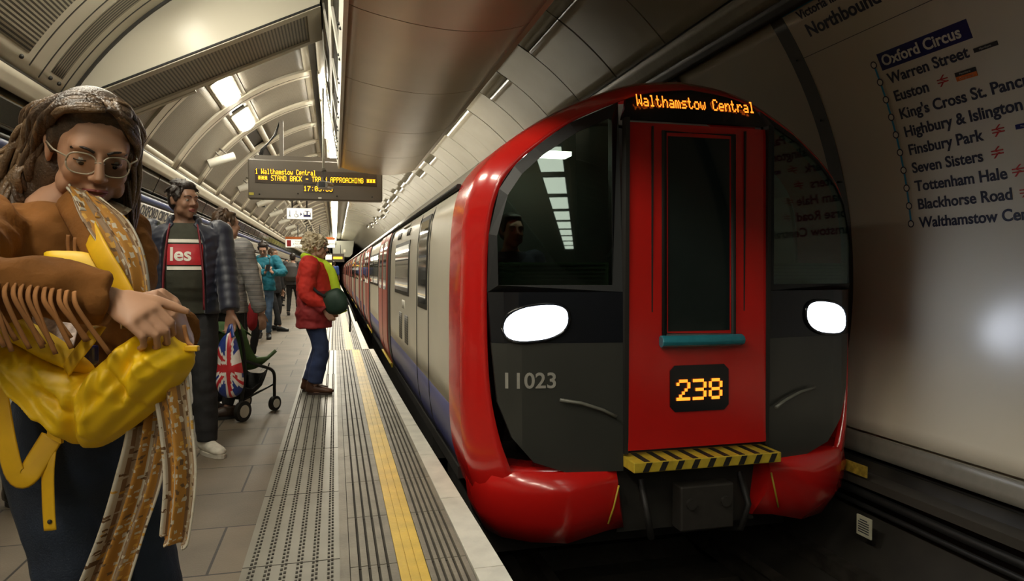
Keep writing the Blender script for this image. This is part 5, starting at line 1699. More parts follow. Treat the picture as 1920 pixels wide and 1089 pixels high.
# over the crown, swept from a parting to both sides, then down past the shoulders; right side (camera left) blown back
for i in range(330):
    side = 1 if rnd.random() < 0.68 else -1
    a = rnd.uniform(-0.15, 1.0)
    y0 = 0.062 - 0.165 * a; z0 = 0.128 - 0.035 * (a - 0.25) ** 2 * 2
    x0 = side * rnd.uniform(0.0, 0.03)
    b = rnd.uniform(-1, 1)
    y1 = y0 * 0.75 - 0.02; bulge = 0.088 + 0.010 * b
    if side > 0:
        back = rnd.uniform(0.02, 0.12)
        pts = [(side * 0.055, y0 * 0.95 - 0.008, z0 - 0.012), (side * bulge, y1 - 0.01, 0.062), (side * (bulge + 0.010), y1 - 0.025 - back * 0.3, 0.0 + 0.01 * b), (side * (0.096 + 0.02 * rnd.random()), -0.055 - back * 0.8, -0.085), (side * (0.100 + 0.05 * rnd.random()), -0.07 - back * 1.3, -0.150 - 0.06 * rnd.random())]
        if y1 > -0.005: pts[1] = (side * 0.082, 0.020, 0.075); pts[2] = (side * 0.094, -0.035, 0.02)
    else:
        fwd = rnd.uniform(-0.05, 0.03)
        y1 = min(y1, 0.005)
        pts = [(side * 0.052, min(y0, 0.045) * 0.95 - 0.006, z0 - 0.010), (side * (bulge - 0.003), y1 - 0.01, 0.062), (side * (bulge - 0.004), y1 * 0.4 - 0.018, 0.0), (side * (0.080 + 0.016 * rnd.random()), -0.005 + fwd, -0.085), (side * (0.072 + 0.03 * rnd.random()), 0.005 + fwd, -0.17 - 0.07 * rnd.random())]
        if a < 0.18: pts = [(-0.030, 0.080, 0.108 + 0.006 * b), (-0.060, 0.066 + 0.004 * b, 0.075 + 0.012 * b), (-0.083, 0.022, 0.032), (-0.086, -0.012, -0.03), (-0.084, -0.005 + fwd, -0.12)]
    P, Rr = lock((x0, y0, z0), pts, rnd.uniform(0.0032, 0.0065), rnd.uniform(0, 6.3), rnd.uniform(0.003, 0.010) if side > 0 or a > 0.18 else 0.002, None)
    (lk1 if rnd.random() < 0.6 else lk2).tube(P, Rr, 6)
for i in range(70):      # over the near shoulder and down the back
    b = rnd.random(); c = rnd.random()
    P, Rr = lock((0.078, -0.03 - 0.06 * b, 0.02 - 0.03 * c), [(0.100, -0.05 - 0.06 * b, -0.06), (0.110 + 0.02 * c, -0.05 - 0.07 * b, -0.12), (0.115 + 0.03 * c, -0.03 - 0.09 * b, -0.165 - 0.03 * c)], rnd.uniform(0.004, 0.008), rnd.uniform(0, 6), 0.012, None)
    (lk1 if c < 0.5 else lk2).tube(P, Rr, 6)
for i in range(40):      # loose ends blown out behind, camera left
    P, Rr = lock((0.07, -0.06 - rnd.uniform(0, .03), rnd.uniform(-0.04, 0.06)), [(0.10, -0.10, rnd.uniform(-0.08, 0.02)), (0.13 + 0.05 * rnd.random(), -0.13 - 0.05 * rnd.random(), -0.09 - 0.06 * rnd.random()), (0.15 + 0.10 * rnd.random(), -0.15 - 0.08 * rnd.random(), -0.14 - 0.08 * rnd.random())], rnd.uniform(0.003, 0.007), rnd.uniform(0, 6), 0.014, None)
    lk2.tube(P, Rr, 6)
lk1.build('locks', M_hairbrown, hair); lk2.build('locks', M_hairlight, hair)['label'] = 'lighter locks of hair'

# ---- fringe of the jacket, along the underside of the near sleeve, and across the chest
fr = MB()
el, wr_ = wm['el'][1], wm['wr'][1]
fa = [el + (wr_ - el) * t for t in np.linspace(-0.25, 0.90, 30)]
ax = (wr_ - el).normalized()
toC = (toL.to_3x3() @ (-FH)).normalized()
for i, p in enumerate(fa):
    s0 = p + toC * (0.076 - 0.016 * i / 30) + Vector((0, 0, 0.012))
    Lh = rnd.uniform(0.085, 0.13) * (1.0 if i < 24 else 0.8)
    sw = 0.045 * (i / 30) + rnd.uniform(-0.012, 0.014)
    pts = [s0, s0 + toC * 0.016 + Vector((0, 0, -0.02)) + ax * sw * 0.2, s0 + toC * 0.016 + Vector((0, 0, -0.6 * Lh)) + ax * sw * 0.6, s0 + toC * 0.010 + Vector((0, 0, -Lh)) + ax * sw]
    fr.tube(interp(pts, 4), [(0.0045, 0.0018)] * 13, 6, flat=toC)
fr.build('fringe', M_fringe, wm['top']); fr = MB()
for i in range(9):
    p = Lp(128 + i * 13, 440 + 5 * i, 1.33)
    pts = [p, p + Vector((0, 0, -0.03)), p + ax * 0.012 + Vector((0, 0, -0.07 - 0.02 * rnd.random()))]
    fr.tube(interp(pts, 4), [(0.004, 0.0018)] * 9, 6, flat=toC)
fr.build('fringe', M_fringe, wm['top'])
# lapel / front edge of the jacket
lp = MB(); lp.tube(interp([Lp(118, 372, 1.40), Lp(150, 430, 1.34), Lp(185, 500, 1.31), Lp(205, 560, 1.32)], 5), [(0.022, 0.006)] * 16, 10, flat=toC)
lp.build('lapel', M_suede, wm['top'])

# ---- patterned scarf
def scarf_mat():
    m = bpy.data.materials.new('patterned_scarf'); m.use_nodes = True
    nt = m.node_tree; b = nt.nodes['Principled BSDF']; b.inputs['Roughness'].default_value = 0.75
    tc = nt.nodes.new('ShaderNodeTexCoord'); sep = nt.nodes.new('ShaderNodeSeparateXYZ'); nt.links.new(tc.outputs['UV'], sep.inputs[0])
    r = nt.nodes.new('ShaderNodeValToRGB'); r.color_ramp.interpolation = 'CONSTANT'
    st = [(0.0, (0.55, 0.50, 0.41)), (0.12, (0.20, 0.12, 0.06)), (0.17, (0.40, 0.18, 0.025)), (0.30, (0.26, 0.17, 0.10)), (0.46, (0.50, 0.44, 0.33)), (0.50, (0.40, 0.18, 0.025)), (0.72, (0.20, 0.11, 0.05)), (0.78, (0.40, 0.30, 0.19)), (0.87, (0.24, 0.14, 0.07)), (0.91, (0.55, 0.50, 0.41))]
    r.color_ramp.elements[0].position = 0; r.color_ramp.elements[0].color = st[0][1] + (1,)
    r.color_ramp.elements[1].position = st[1][0]; r.color_ramp.elements[1].color = st[1][1] + (1,)
    for p, c in st[2:]:
        e = r.color_ramp.elements.new(p); e.color = c + (1,)
    nt.links.new(sep.outputs[0], r.inputs[0])
    mp = nt.nodes.new('ShaderNodeMapping'); mp.inputs['Scale'].default_value = (7, 11, 1); nt.links.new(tc.outputs['UV'], mp.inputs[0])
    wn = nt.nodes.new('ShaderNodeTexNoise'); wn.inputs['Scale'].default_value = 0.9; nt.links.new(mp.outputs[0], wn.inputs['Vector'])
    wm_ = nt.nodes.new('ShaderNodeMix'); wm_.data_type = 'RGBA'; wm_.blend_type = 'ADD'; wm_.inputs[0].default_value = 0.9
    nt.links.new(mp.outputs[0], wm_.inputs[6]); nt.links.new(wn.outputs['Color'], wm_.inputs[7])
    vo = nt.nodes.new('ShaderNodeTexVoronoi'); vo.distance = 'CHEBYCHEV'; vo.inputs['Scale'].default_value = 1.5; nt.links.new(wm_.outputs[2], vo.inputs['Vector'])
    rr = nt.nodes.new('ShaderNodeValToRGB'); rr.color_ramp.interpolation = 'CONSTANT'
    rr.color_ramp.elements[0].color = (1, 1, 1, 1); rr.color_ramp.elements[1].position = 0.30; rr.color_ramp.elements[1].color = (0, 0, 0, 1)
    nt.links.new(vo.outputs['Distance'], rr.inputs[0])
    mx = nt.nodes.new('ShaderNodeMix'); mx.data_type = 'RGBA'
    nt.links.new(rr.outputs[0], mx.inputs[0]); nt.links.new(r.outputs[0], mx.inputs[6]); 
    r2 = nt.nodes.new('ShaderNodeValToRGB'); r2.color_ramp.interpolation = 'CONSTANT'
    r2.color_ramp.elements[0].color = (0.52, 0.46, 0.36, 1); r2.color_ramp.elements[1].position = 0.45; r2.color_ramp.elements[1].color = (0.13, 0.07, 0.03, 1)
    e_ = r2.color_ramp.elements.new(0.72); e_.color = (0.55, 0.30, 0.05, 1)
    s2 = nt.nodes.new('ShaderNodeSeparateColor'); nt.links.new(vo.outputs['Color'], s2.inputs[0]); nt.links.new(s2.outputs[0], r2.inputs[0]); nt.links.new(r2.outputs[0], mx.inputs[7])
    nt.links.new(mx.outputs[2], b.inputs['Base Color'])
    return m
M_scarf = scarf_mat()


def cloth_strip(mb, left, right, n, ripple, nr, thick=0.003, u0=0.0, u1=1.0, v1=1.0, seed=0.0):
    """cloth between two edge curves, rippled towards the viewer"""
    A, B = interp(left, n), interp(right, n)
    m = len(A); K = 26
    P, uv = [], []
    for i in range(m):
        row, ur = [], []
        for j in range(K + 1):
            t = j / K
            p = A[i].lerp(B[i], t)
            p = p + toC * (ripple * (0.45 + 0.55 * i / m) * math.sin(t * nr * 2 * PI + seed + i * 0.05) + ripple * 0.4 * math.sin(t * nr * 4.7 + seed * 2))
            row.append(p); ur.append((u0 + (u1 - u0) * t, v1 * i / m))
        P.append(row); uv.append(ur)
    mb.grid(P, 0, True, uv=uv)


sc = MB()
cloth_strip(sc, [Lp(128, 345, 1.41), Lp(150, 405, 1.345), Lp(192, 470, 1.30), Lp(222, 540, 1.29), Lp(232, 615, 1.29)], [Lp(188, 372, 1.375), Lp(240, 410, 1.36), Lp(272, 470, 1.35), Lp(284, 540, 1.34), Lp(284, 615, 1.33)], 6, 0.012, 2.2, u0=0.05, u1=0.95, v1=1.0)
cloth_strip(sc, [Lp(112, 332, 1.52), Lp(128, 352, 1.40), Lp(152, 390, 1.355)], [Lp(255, 385, 1.58), Lp(235, 402, 1.44), Lp(205, 415, 1.36)], 6, 0.010, 2.0, u0=0.0, u1=0.5, v1=0.4)
so = sc.build('scarf', M_scarf, WR, fix=False)
sc = MB()
cloth_strip(sc, [Lp(235, 690, 1.25), Lp(248, 790, 1.25), Lp(225, 900, 1.25), Lp(195, 1000, 1.25), Lp(150, 1110, 1.25)], [Lp(338, 690, 1.28), Lp(318, 790, 1.27), Lp(300, 900, 1.26), Lp(268, 1000, 1.26), Lp(236, 1110, 1.26)], 8, 0.016, 2.6, u0=0.98, u1=0.08, v1=3.0, seed=1.0)
cloth_strip(sc, [Lp(280, 690, 1.23), Lp(300, 800, 1.22), Lp(308, 900, 1.22), Lp(300, 1000, 1.22), Lp(297, 1008, 1.22)], [Lp(345, 690, 1.24), Lp(356, 800, 1.23), Lp(364, 900, 1.23), Lp(352, 1010, 1.23), Lp(342, 1026, 1.23)], 8, 0.012, 1.6, u0=0.06, u1=0.99, v1=2.2, seed=2.0)
tail = sc.build('scarf_tail', M_scarf, so, fix=False)
for o in (so, tail):
    o.modifiers.new('t', 'SOLIDIFY').thickness = 0.004; bake(o)
cf = MB(); cloth_strip(cf, [Lp(60, 585, 1.33), Lp(62, 620, 1.30), Lp(70, 640, 1.28)], [Lp(150, 600, 1.33), Lp(142, 630, 1.30), Lp(135, 660, 1.28)], 5, 0.006, 2, u0=0, u1=1)
cfo = cf.build('shirt_hem', mat('spotted_shirt', (0.42, 0.33, 0.29), 0.8, var=0.5, scale=70), WR, fix=False); cfo.modifiers.new('t', 'SOLIDIFY').thickness = 0.003; bake(cfo)
for o in (WR,): pass

# ---- the yellow rucksack held open in front of her
bo = at(170, 740, 1.24)
bagt = thing('rucksack', 'open yellow rucksack held against the front of the woman in the fringed jacket', 'bag', bo, 0)
BU, BV, BN = Vector(C_R), Vector(C_U), -Vector(C_F)
ps = 1.24 / FPX
def uvp(pts): return [((x - 170) * ps, -(y - 740) * ps) for x, y in pts]
b = MB()
star_bag(b, uvp([(-70, 590), (-10, 598), (60, 640), (120, 672), (185, 690), (225, 672), (262, 640), (292, 612), (312, 612), (335, 636), (362, 650), (368, 672), (350, 706), (320, 742), (285, 775), (245, 806), (205, 832), (175, 840), (150, 830), (110, 796), (60, 752), (0, 695), (-50, 650)]), (Vector((0, 0, 0)), BU, BV, BN), 0.085, 0.020, 2, 12, c=((175 - 170) * ps, -(735 - 740) * ps))
body = b.build('bag_body', M_bag, bagt)
r = body.modifiers.new('r', 'REMESH'); r.mode = 'VOXEL'; r.voxel_size = 0.0042; s = body.modifiers.new('s', 'SMOOTH'); s.iterations = 2; bake(body)
for v in body.data.vertices:     # hard creases running down from the clasped corner and along the seams
    u, w = v.co.dot(BU), v.co.dot(BV)
    px, py = u / ps + 170, 740 - w / ps
    for (x0, y0, x1, y1, amp, wd) in ((195, 700, 165, 835, -0.020, 9), (262, 650, 240, 720, 0.010, 9), (300, 625, 262, 745, -0.012, 8), (5, 640, 150, 800, 0.014, 10), (40, 640, 170, 760, -0.014, 8), (330, 650, 210, 770, 0.010, 9), (355, 680, 215, 815, -0.010, 8), (-20, 620, 140, 720, 0.012, 10), (280, 640, 305, 700, 0.008, 6), (245, 670, 290, 760, -0.010, 6), (225, 690, 200, 800, 0.009, 6), (185, 720, 205, 810, 0.008, 5), (60, 690, 120, 770, 0.010, 6), (100, 680, 160, 740, -0.010, 6), (310, 660, 340, 690, 0.008, 6), (20, 680, 90, 750, -0.010, 6)):
        dx, dy = x1 - x0, y1 - y0; t = max(0, min(1, ((px - x0) * dx + (py - y0) * dy) / (dx * dx + dy * dy)))
        d = math.hypot(px - x0 - dx * t, py - y0 - dy * t)
        if v.co.dot(BN) > -0.02: v.co += BN * amp * math.exp(-(d / wd) ** 2)
    v.co += BN * 0.006 * mnoise.noise(Vector((px * 0.02 + py * 0.03, py * 0.012, 0)))
body.data.polygons.foreach_set('use_smooth', [True] * len(body.data.polygons))
# raised flap behind the sleeve
def bagpatch(name, pts, D0, thick, m, par, c=None, folds=0.010):
    b = MB(); k0 = D0 / FPX
    o = at(pts[0][0], pts[0][1], D0)
    star_bag(b, [((x - pts[0][0]) * k0, -(y - pts[0][1]) * k0) for x, y in pts], (o - bo, BU, BV, BN), thick, folds, 5, 8)
    return b.build(name, m, par)
bagpatch('front_flap', [(82, 474), (120, 470), (165, 474), (200, 492), (228, 522), (250, 560), (262, 585), (215, 575), (150, 545), (100, 505)], 1.31, 0.020, M_bag, bagt)
bagpatch('bag_rim', [(-40, 575), (20, 590), (75, 612), (120, 640), (150, 662), (178, 690), (150, 700), (95, 680), (40, 650), (-30, 612)], 1.20, 0.018, M_bag, bagt)
st = MB()
st.tube([p - bo for p in interp([at(186, 612, 1.20), at(165, 640, 1.175), at(140, 672, 1.17), at(125, 694, 1.18)], 5)], [(0.013, 0.003)] * 16, 10, flat=BN); st.build('handle_loop', M_strap, bagt)
st = MB(); st.tube([p - bo for p in interp([at(150, 395, 1.40), at(185, 470, 1.29), at(215, 520, 1.27), at(245, 575, 1.26)], 5)], [(0.021, 0.004)] * 16, 10, flat=BN); st.build('shoulder_strap', M_strap, bagt)
st = MB(); st.tube([p - bo for p in interp([at(-10, 700, 1.22), at(0, 760, 1.20), at(12, 830, 1.19), at(28, 888, 1.19), at(50, 892, 1.19), at(75, 855, 1.20), at(98, 818, 1.21)], 5)], [(0.019, 0.0025)] * 31, 10, flat=BN); st.build('loose_strap', M_strap, bagt)
st = MB(); st.tube([p - bo for p in interp([at(98, 818, 1.215), at(90, 880, 1.20), at(91, 950, 1.20), at(94, 994, 1.20)], 5)], [(0.0115, 0.002)] * 16, 10, flat=BN); se = st.build('hanging_strap', M_strap, bagt)
st = MB(); st.ball(at(93, 978, 1.196) - bo, (0.004, 0.003, 0.004), nu=10, nv=6); st.build('eyelet', M_black, se)
st = MB(); st.obox(at(104, 818, 1.20) - bo, BU * 0.012 + BV * -0.006, BV * 0.006, BN * 0.004); st.build('buckle', M_strap, bagt)
st = MB(); st.obox(at(160, 672, 1.24) - bo, BU * 0.020 + BV * 0.008, BV * 0.018, BN * 0.012); soft(st.build('blue_packet', mat('blue_packet', (0.02, 0.03, 0.30), 0.3), bagt), 0.006)['label'] = 'blue packet inside the bag opening'
st = MB(); st.tube([p - bo for p in interp([at(345, 610, 1.25), at(352, 640, 1.24), at(362, 650, 1.235)], 4)], 0.004, 8); st.build('zip_pull', M_fringe, bagt)
st = MB(); st.obox(at(360, 653, 1.225) - bo, BU * 0.012, BV * 0.005, BN * 0.006); soft(st.build('clasp_tab', M_strap, bagt), 0.002)
# ------------------------------------------------------------------ the other people
from mathutils.bvhtree import BVHTree


def ground(px, D):
    """floor point seen at column px, depth D"""
    y = 544.5 + FPX * 0.0
    a = at(px, 508, D)
    # slide along the depth plane down to z = 0
    o = Vector((a.x, a.y, 0.0))
    # keep the depth measured along the camera axis
    d = D - (o - Vector((CX, CY, CZ))).dot(C_F)
    return o + FH * (d / C_F.dot(FH))


def face_rz(deg):
    """rotation of a figure that faces the camera turned deg towards image right"""
    f = -FH * math.cos(math.radians(deg)) + RH * math.sin(math.radians(deg))
    return math.atan2(-f.x, f.y)


def decal(I, target, name, rects, m, par, lift=0.004):
    """printed shapes laid on the chest of a garment; rects are (x0, x1, z0, z1) in the figure's frame"""
    bvh = BVHTree.FromPolygons([v.co for v in target.data.vertices], [p.vertices for p in target.data.polygons])
    def hit(x, z):
        h = bvh.ray_cast(Vector((x, 2.0, z)), Vector((0, -1, 0)))
        return (h[0] + Vector((0, lift, 0))) if h[0] else Vector((x, 0.15, z))
    b = MB()
    for x0, x1, z0, z1 in rects:
        nx, nz = max(2, int((x1 - x0) / 0.012)), max(2, int((z1 - z0) / 0.012))
        b.grid([[hit(x0 + (x1 - x0) * i / nx, z0 + (z1 - z0) * j / nz) for j in range(nz + 1)] for i in range(nx + 1)], 0, True)
    o = b.build(name, m, par, fix=False)
    return o, hit


# ---- man in the navy padded jacket
M_puff = mat('navy_quilt', (0.006, 0.009, 0.024), 0.5, var=0.2, scale=8, sheen=0.2)
M_olive = mat('olive_sweatshirt', (0.040, 0.042, 0.028), 0.85, var=0.12, scale=20, bump=0.1)
nb_ = ground(352, 4.80)
hl = at(434, 604, 4.66)
nv = person('man in a navy quilted jacket over an olive sweatshirt, holding a flag patterned bag', nb_, face_rz(22), 1.86, dict(
    skin=M_skin2, top=M_olive, topname='sweatshirt', trousers=M_blackcloth, voxel=0.008, topg=0.010, hem=0.90, belly=0.035, width=1.06, sleeve=0.5,
    hyaw=math.radians(38), hpitch=math.radians(2), lhand=tuple(hl) + (1,), lpole=(-0.6, -0.6, -0.3), rhand=(0.30, 0.12, 0.93), legg=0.014, legend=1.0,
    lh=dict(d=-UP, n=-FH, t=RH * 0.2 + FH, curl=(0.8, 0.8, 0.8, 0.8)), lfoot=(-0.13, 0.16, 0), ltoe=-0.55, rfoot=(0.12, -0.05, 0), shoe=mat('white_trainer', (0.50, 0.47, 0.40), 0.5, var=0.15), sole=mat('pale_sole', (0.42, 0.39, 0.33), 0.5)))
hair_cap(nv, M_hairdark, 1.02, strands=60, length=0.05, tuft=0.012, seed=5)
k = nv['k']; R_ = nv['root']
pk = MB(); LL = nv['L']
n = 30; rings = []
zs = np.linspace(0.90, 1.475, 26)
for z in zs:
    rx = float(np.interp(z, [0.9, 1.07, 1.3, 1.4, 1.44, 1.475], [0.205, 0.20, 0.222, 0.218, 0.19, 0.125])) * 1.06
    ry = float(np.interp(z, [0.9, 1.07, 1.2, 1.39, 1.44, 1.475], [0.175, 0.185, 0.18, 0.15, 0.12, 0.092]))
    op = math.radians(float(np.interp(z, [0.9, 1.1, 1.35, 1.475], [36, 36, 30, 24])))
    out, inn = [], []
    for q in range(n + 1):
        a = PI / 2 + op + (2 * PI - 2 * op) * q / n
        bul = 0.010 * abs(math.sin(z * 2 * PI / 0.118 + 0.9 * math.sin(a * 7)))
        out.append(LL((rx + bul) * math.cos(a), 0.012 + (ry + bul) * math.sin(a), z)); inn.append(LL((rx - 0.030) * math.cos(a), 0.012 + (ry - 0.030) * math.sin(a), z))
    rings.append(out + inn[::-1])
pk.grid(rings, 0, True, closed_v=True)
m_ = len(rings[0])
for rr in (rings[0], rings[-1]):
    for q in range(n): pk.add([rr[q], rr[q + 1], rr[m_ - 2 - q], rr[m_ - 1 - q]], [(0, 1, 2, 3)])
for s_ in (1, -1):
    e, w_ = nv['el'][s_], nv['wr'][s_]; a0 = nv['sh'][s_]
    pts = interp([a0 + Vector((-s_ * 0.04, 0, 0.0)), a0, (a0 + e) / 2, e, (e + w_) / 2, e + (w_ - e) * 0.93], 7)
    pk.tube(pts, [(0.078 - 0.022 * i / len(pts)) * k + 0.007 * abs(math.sin(i * 1.0)) for i in range(len(pts))], 16); pk.ball(a0, 0.082 * k)
col = interp([LL(0.075, 0.085, 1.455), LL(0.092, 0.02, 1.475), LL(0.06, -0.055, 1.495), LL(-0.06, -0.055, 1.495), LL(-0.092, 0.02, 1.475), LL(-0.075, 0.085, 1.455)], 5)
pk.tube([p + Vector((0, 0, 0.02)) for p in col], [(0.016, 0.040)] * len(col), 10, flat=(0, 0, 1))
pko = remesh(pk, 'jacket', M_puff, R_, 0.0085, 2)
lin = MB()
for s_ in (1, -1): lin.tube(interp([LL(s_ * 0.078, 0.092, 1.47), LL(s_ * 0.092, 0.135, 1.38), LL(s_ * 0.112, 0.185, 1.15), LL(s_ * 0.115, 0.185, 0.93)], 5), [(0.006, 0.014)] * 16, 8)
lin.build('jacket_lining', mat('red_lining', (0.16, 0.012, 0.02), 0.6), pko)
zc = 1.285 * k
d1, hit = decal(nv, nv['top'], 'chest_print', [(-0.12, 0.10, zc + 0.075, zc + 0.098), (-0.12, 0.10, zc - 0.108, zc - 0.085)], M_white, nv['top'])
d2, hit = decal(nv, nv['top'], 'red_print', [(-0.12, 0.10, zc - 0.075, zc + 0.065)], mat('print_red', (0.42, 0.012, 0.02), 0.6), nv['top'])
text_obj('print_text', 'les', 0.125, M_white, nv['top'], None, bold=0.003, depth=0.0005, fn=lambda p: hit(0.085 - p.x, zc - 0.045 + p.y) + Vector((0, 0.003 + p.z, 0)))

# ---- flag patterned carrier bag in his hand
M_fw, M_fb, M_fr = mat('bag_white', (0.52, 0.49, 0.45), 0.35), mat('bag_blue', (0.012, 0.03, 0.16), 0.35), mat('bag_red', (0.36, 0.015, 0.02), 0.35)
D = 4.56; bo2 = at(432, 690, D); q = D / FPX
fb_ = thing('carrier_bag', 'carrier bag printed with a red, white and blue flag, hanging from the navy jacketed man', 'bag', bo2)
b = MB()
star_bag(b, [((x - 432) * q, -(y - 690) * q) for x, y in [(424, 626), (438, 626), (446, 645), (455, 690), (457, 722), (448, 740), (428, 746), (412, 738), (406, 716), (409, 680), (411, 645)]], (Vector((0, 0, 0)), BU, BV, BN), 0.055, 0.014, 7, 22)
fo = b.build('bag_body', [M_fw, M_fb, M_fr], fb_)
for p in fo.data.polygons:
    c = p.center; u, v = c.dot(BU) * 10, c.dot(BV) * 7.2
    u2, v2 = u - 0.1, v + 0.1
    t = 0
    if abs(u2) < 0.13 or abs(v2 - 0.12) < 0.20: t = 2
    elif abs(u2) < 0.24 or abs(v2 - 0.12) < 0.34: t = 0
    else:
        dd = abs(abs(v2 - 0.12) - abs(u2) * 1.0)
        t = 2 if dd < 0.13 else (0 if dd < 0.30 else 1)
    p.material_index = t
for s_ in (-1, 1):
    b = MB(); b.tube([p - bo2 for p in interp([at(431 + s_ * 6, 632, D - 0.03 * s_), at(432 + s_ * 3, 618, D), at(433, 608, D + 0.02)], 4)], [(0.012, 0.003)] * 9, 8, flat=BN); b.build('handle', M_fb, fb_)

# ---- man in the striped shirt, back to us
M_stripe = stripes('striped_shirt', (0.36, 0.35, 0.33), (0.07, 0.07, 0.08), 95, 0.55, 2, 0.8, coords='Object')
sm = person('man in a grey striped shirt seen from behind, with a bag strap over his shoulder', ground(424, 5.95), face_rz(160), 1.77, dict(
    skin=M_skin3, top=M_stripe, topname='shirt', trousers=M_blackcloth, voxel=0.010, topg=0.022, hem=0.88, hyaw=math.radians(-25), face=False, rhand=(0.30, 0.10, 0.86), rpole=(1, -0.4, 0), crease=0.010, shoe=mat('brown_shoe', (0.05, 0.028, 0.018), 0.4), rtoe=-2.3, rfoot=(0.10, -0.1, 0)))
hair_cap(sm, M_hairbrown, 1.03, strands=50, length=0.04, seed=8)
b = MB(); LL = sm['L']; b.tube(interp([LL(0.12, 0.10, 1.36), LL(0.12, 0.02, 1.475), LL(0.13, -0.12, 1.38), LL(0.10, -0.16, 1.1)], 5), [(0.018, 0.004)] * 16, 8, flat=(1, 0, 0)); b.build('bag_strap', M_grey, sm['root'])

# ---- man in the black cap
cm = person('man in a black cap and white collar between the striped shirt and the teal hoodie', ground(461, 9.4), face_rz(62), 1.60, dict(skin=M_skin2, top=M_white, topname='shirt', trousers=M_blackcloth, voxel=0.011))
b = MB(); HMc, hsc = cm['HM'], cm['hs']; Rc = HMc.to_3x3()
b.ball(HMc @ (Vector((0, -0.012, 0.062)) * hsc), (0.090 * hsc, 0.108 * hsc, 0.080 * hsc), rot=Rc); b.tube([HMc @ (Vector(p) * hsc) for p in ((0, 0.06, 0.058), (0, 0.11, 0.052), (0, 0.165, 0.040))], [(0.075, 0.012), (0.075, 0.010), (0.045, 0.008)], 14, flat=Rc @ Vector((0, 0, 1)))
remesh(b, 'cap', M_black, cm['root'], 0.008, 2)

# ---- man in the teal hoodie reading his phone
M_teal = mat('teal_hoodie', (0.004, 0.13, 0.19), 0.8, var=0.12, scale=10, bump=0.1)
tD = 12.7; ph = at(504, 508, tD - 0.34)
tm = person('man in a teal hoodie and blue jeans looking down at his phone', ground(496, tD), face_rz(12), 1.77, dict(
    skin=M_skin3, top=M_teal, topname='hoodie', trousers=M_jeans2, trname='jeans', voxel=0.010, topg=0.026, hem=0.88, width=1.02, hpitch=math.radians(28), headfwd=0.03, down=0.9, crease=0.012, puff=True,
    rhand=tuple(ph - RH * 0.065 - UP * 0.03) + (1,), lhand=tuple(ph + RH * 0.065 - UP * 0.03) + (1,), rpole=(1.0, -0.3, -0.6), lpole=(-1.0, -0.3, -0.6),
    rh=dict(d=RH * 0.5 + UP * 0.6 - FH * 0.2, n=RH + FH * 0.2, t=UP - FH * 0.4), lh=dict(d=-RH * 0.5 + UP * 0.6 - FH * 0.2, n=-RH + FH * 0.2, t=UP - FH * 0.4), lfoot=(-0.08, 0.04, 0), rfoot=(0.10, -0.1, 0), shoe=mat('dark_trainer', (0.02, 0.02, 0.022), 0.6)))
hair_cap(tm, M_hairdark, 1.03, strands=70, length=0.05, tuft=0.02, seed=3)
glasses(tm['root'], tm['HM'], tm['hs'], M_black, M_lens, 0.95)
b = MB(); b.obox((0, 0, 0), RH * 0.040, UP * 0.06 + FH * 0.03, (-FH + UP * 0.5).normalized() * 0.005); o = soft(b.build('phone', M_mblack), 0.004); o.location = ph + UP * 0.055 - FH * 0.05; tag(o, 'black phone held by the man in the teal hoodie', 'phone')
b = MB(); LL = tm['L']
for s_ in (1, -1): b.tube(interp([LL(s_ * 0.115, -0.1, 1.40), LL(s_ * 0.12, 0.0, 1.485), LL(s_ * 0.12, 0.12, 1.42), LL(s_ * 0.135, 0.165, 1.25)], 5), [(0.026, 0.006)] * 16, 8, flat=(1, 0, 0)); b.build('rucksack_strap', M_black, tm['root']); b = MB()
b = MB(); b.tube([LL(0, -0.16, 1.44), LL(0, -0.24, 1.36), LL(0, -0.25, 1.1), LL(0, -0.18, 0.98)], [(0.10, 0.05), (0.16, 0.1), (0.17, 0.1), (0.12, 0.05)], 16, flat=(0, 1, 0)); remesh(b, 'rucksack', M_blackcloth, tm['root'], 0.014, 3)
zc = 1.27 * tm['k']
_, hit2 = decal(tm, tm['top'], 'zip_line', [(-0.004, 0.004, 0.95, 1.40)], mat('teal_dark', (0.003, 0.06, 0.09), 0.7), tm['top'])
for s_ in (1, -1):
    text_obj('hoodie_print', 'GA' if s_ > 0 else 'P', 0.10, M_white, tm['top'], None, bold=0.002, depth=0.0005, fn=lambda p, s_=s_: hit2((0.145 if s_ > 0 else -0.045) - p.x, zc + p.y) + Vector((0, 0.003 + p.z, 0)))
hd_ = MB(); hd_.tube(interp([LL(0.085, 0.09, 1.45), LL(0.10, 0.0, 1.49), LL(0.05, -0.09, 1.50), LL(-0.05, -0.09, 1.50), LL(-0.10, 0.0, 1.49), LL(-0.085, 0.09, 1.45)], 5), [(0.030, 0.035)] * 26, 10); hd_.build('hood', M_teal, tm['top'])

# ---- person in black behind him
bm_ = person('person in dark clothes standing behind the man in the teal hoodie', ground(511, 14.4), face_rz(75), 1.72, dict(skin=M_skin2, top=M_blackcloth, topname='coat', trousers=M_blackcloth, voxel=0.012, topg=0.03, hem=0.80, flare=0.08, rfoot=(0.1, 0.25, 0), rtoe=-0.1))
hair_cap(bm_, M_hairbrown, 1.03, seed=12)
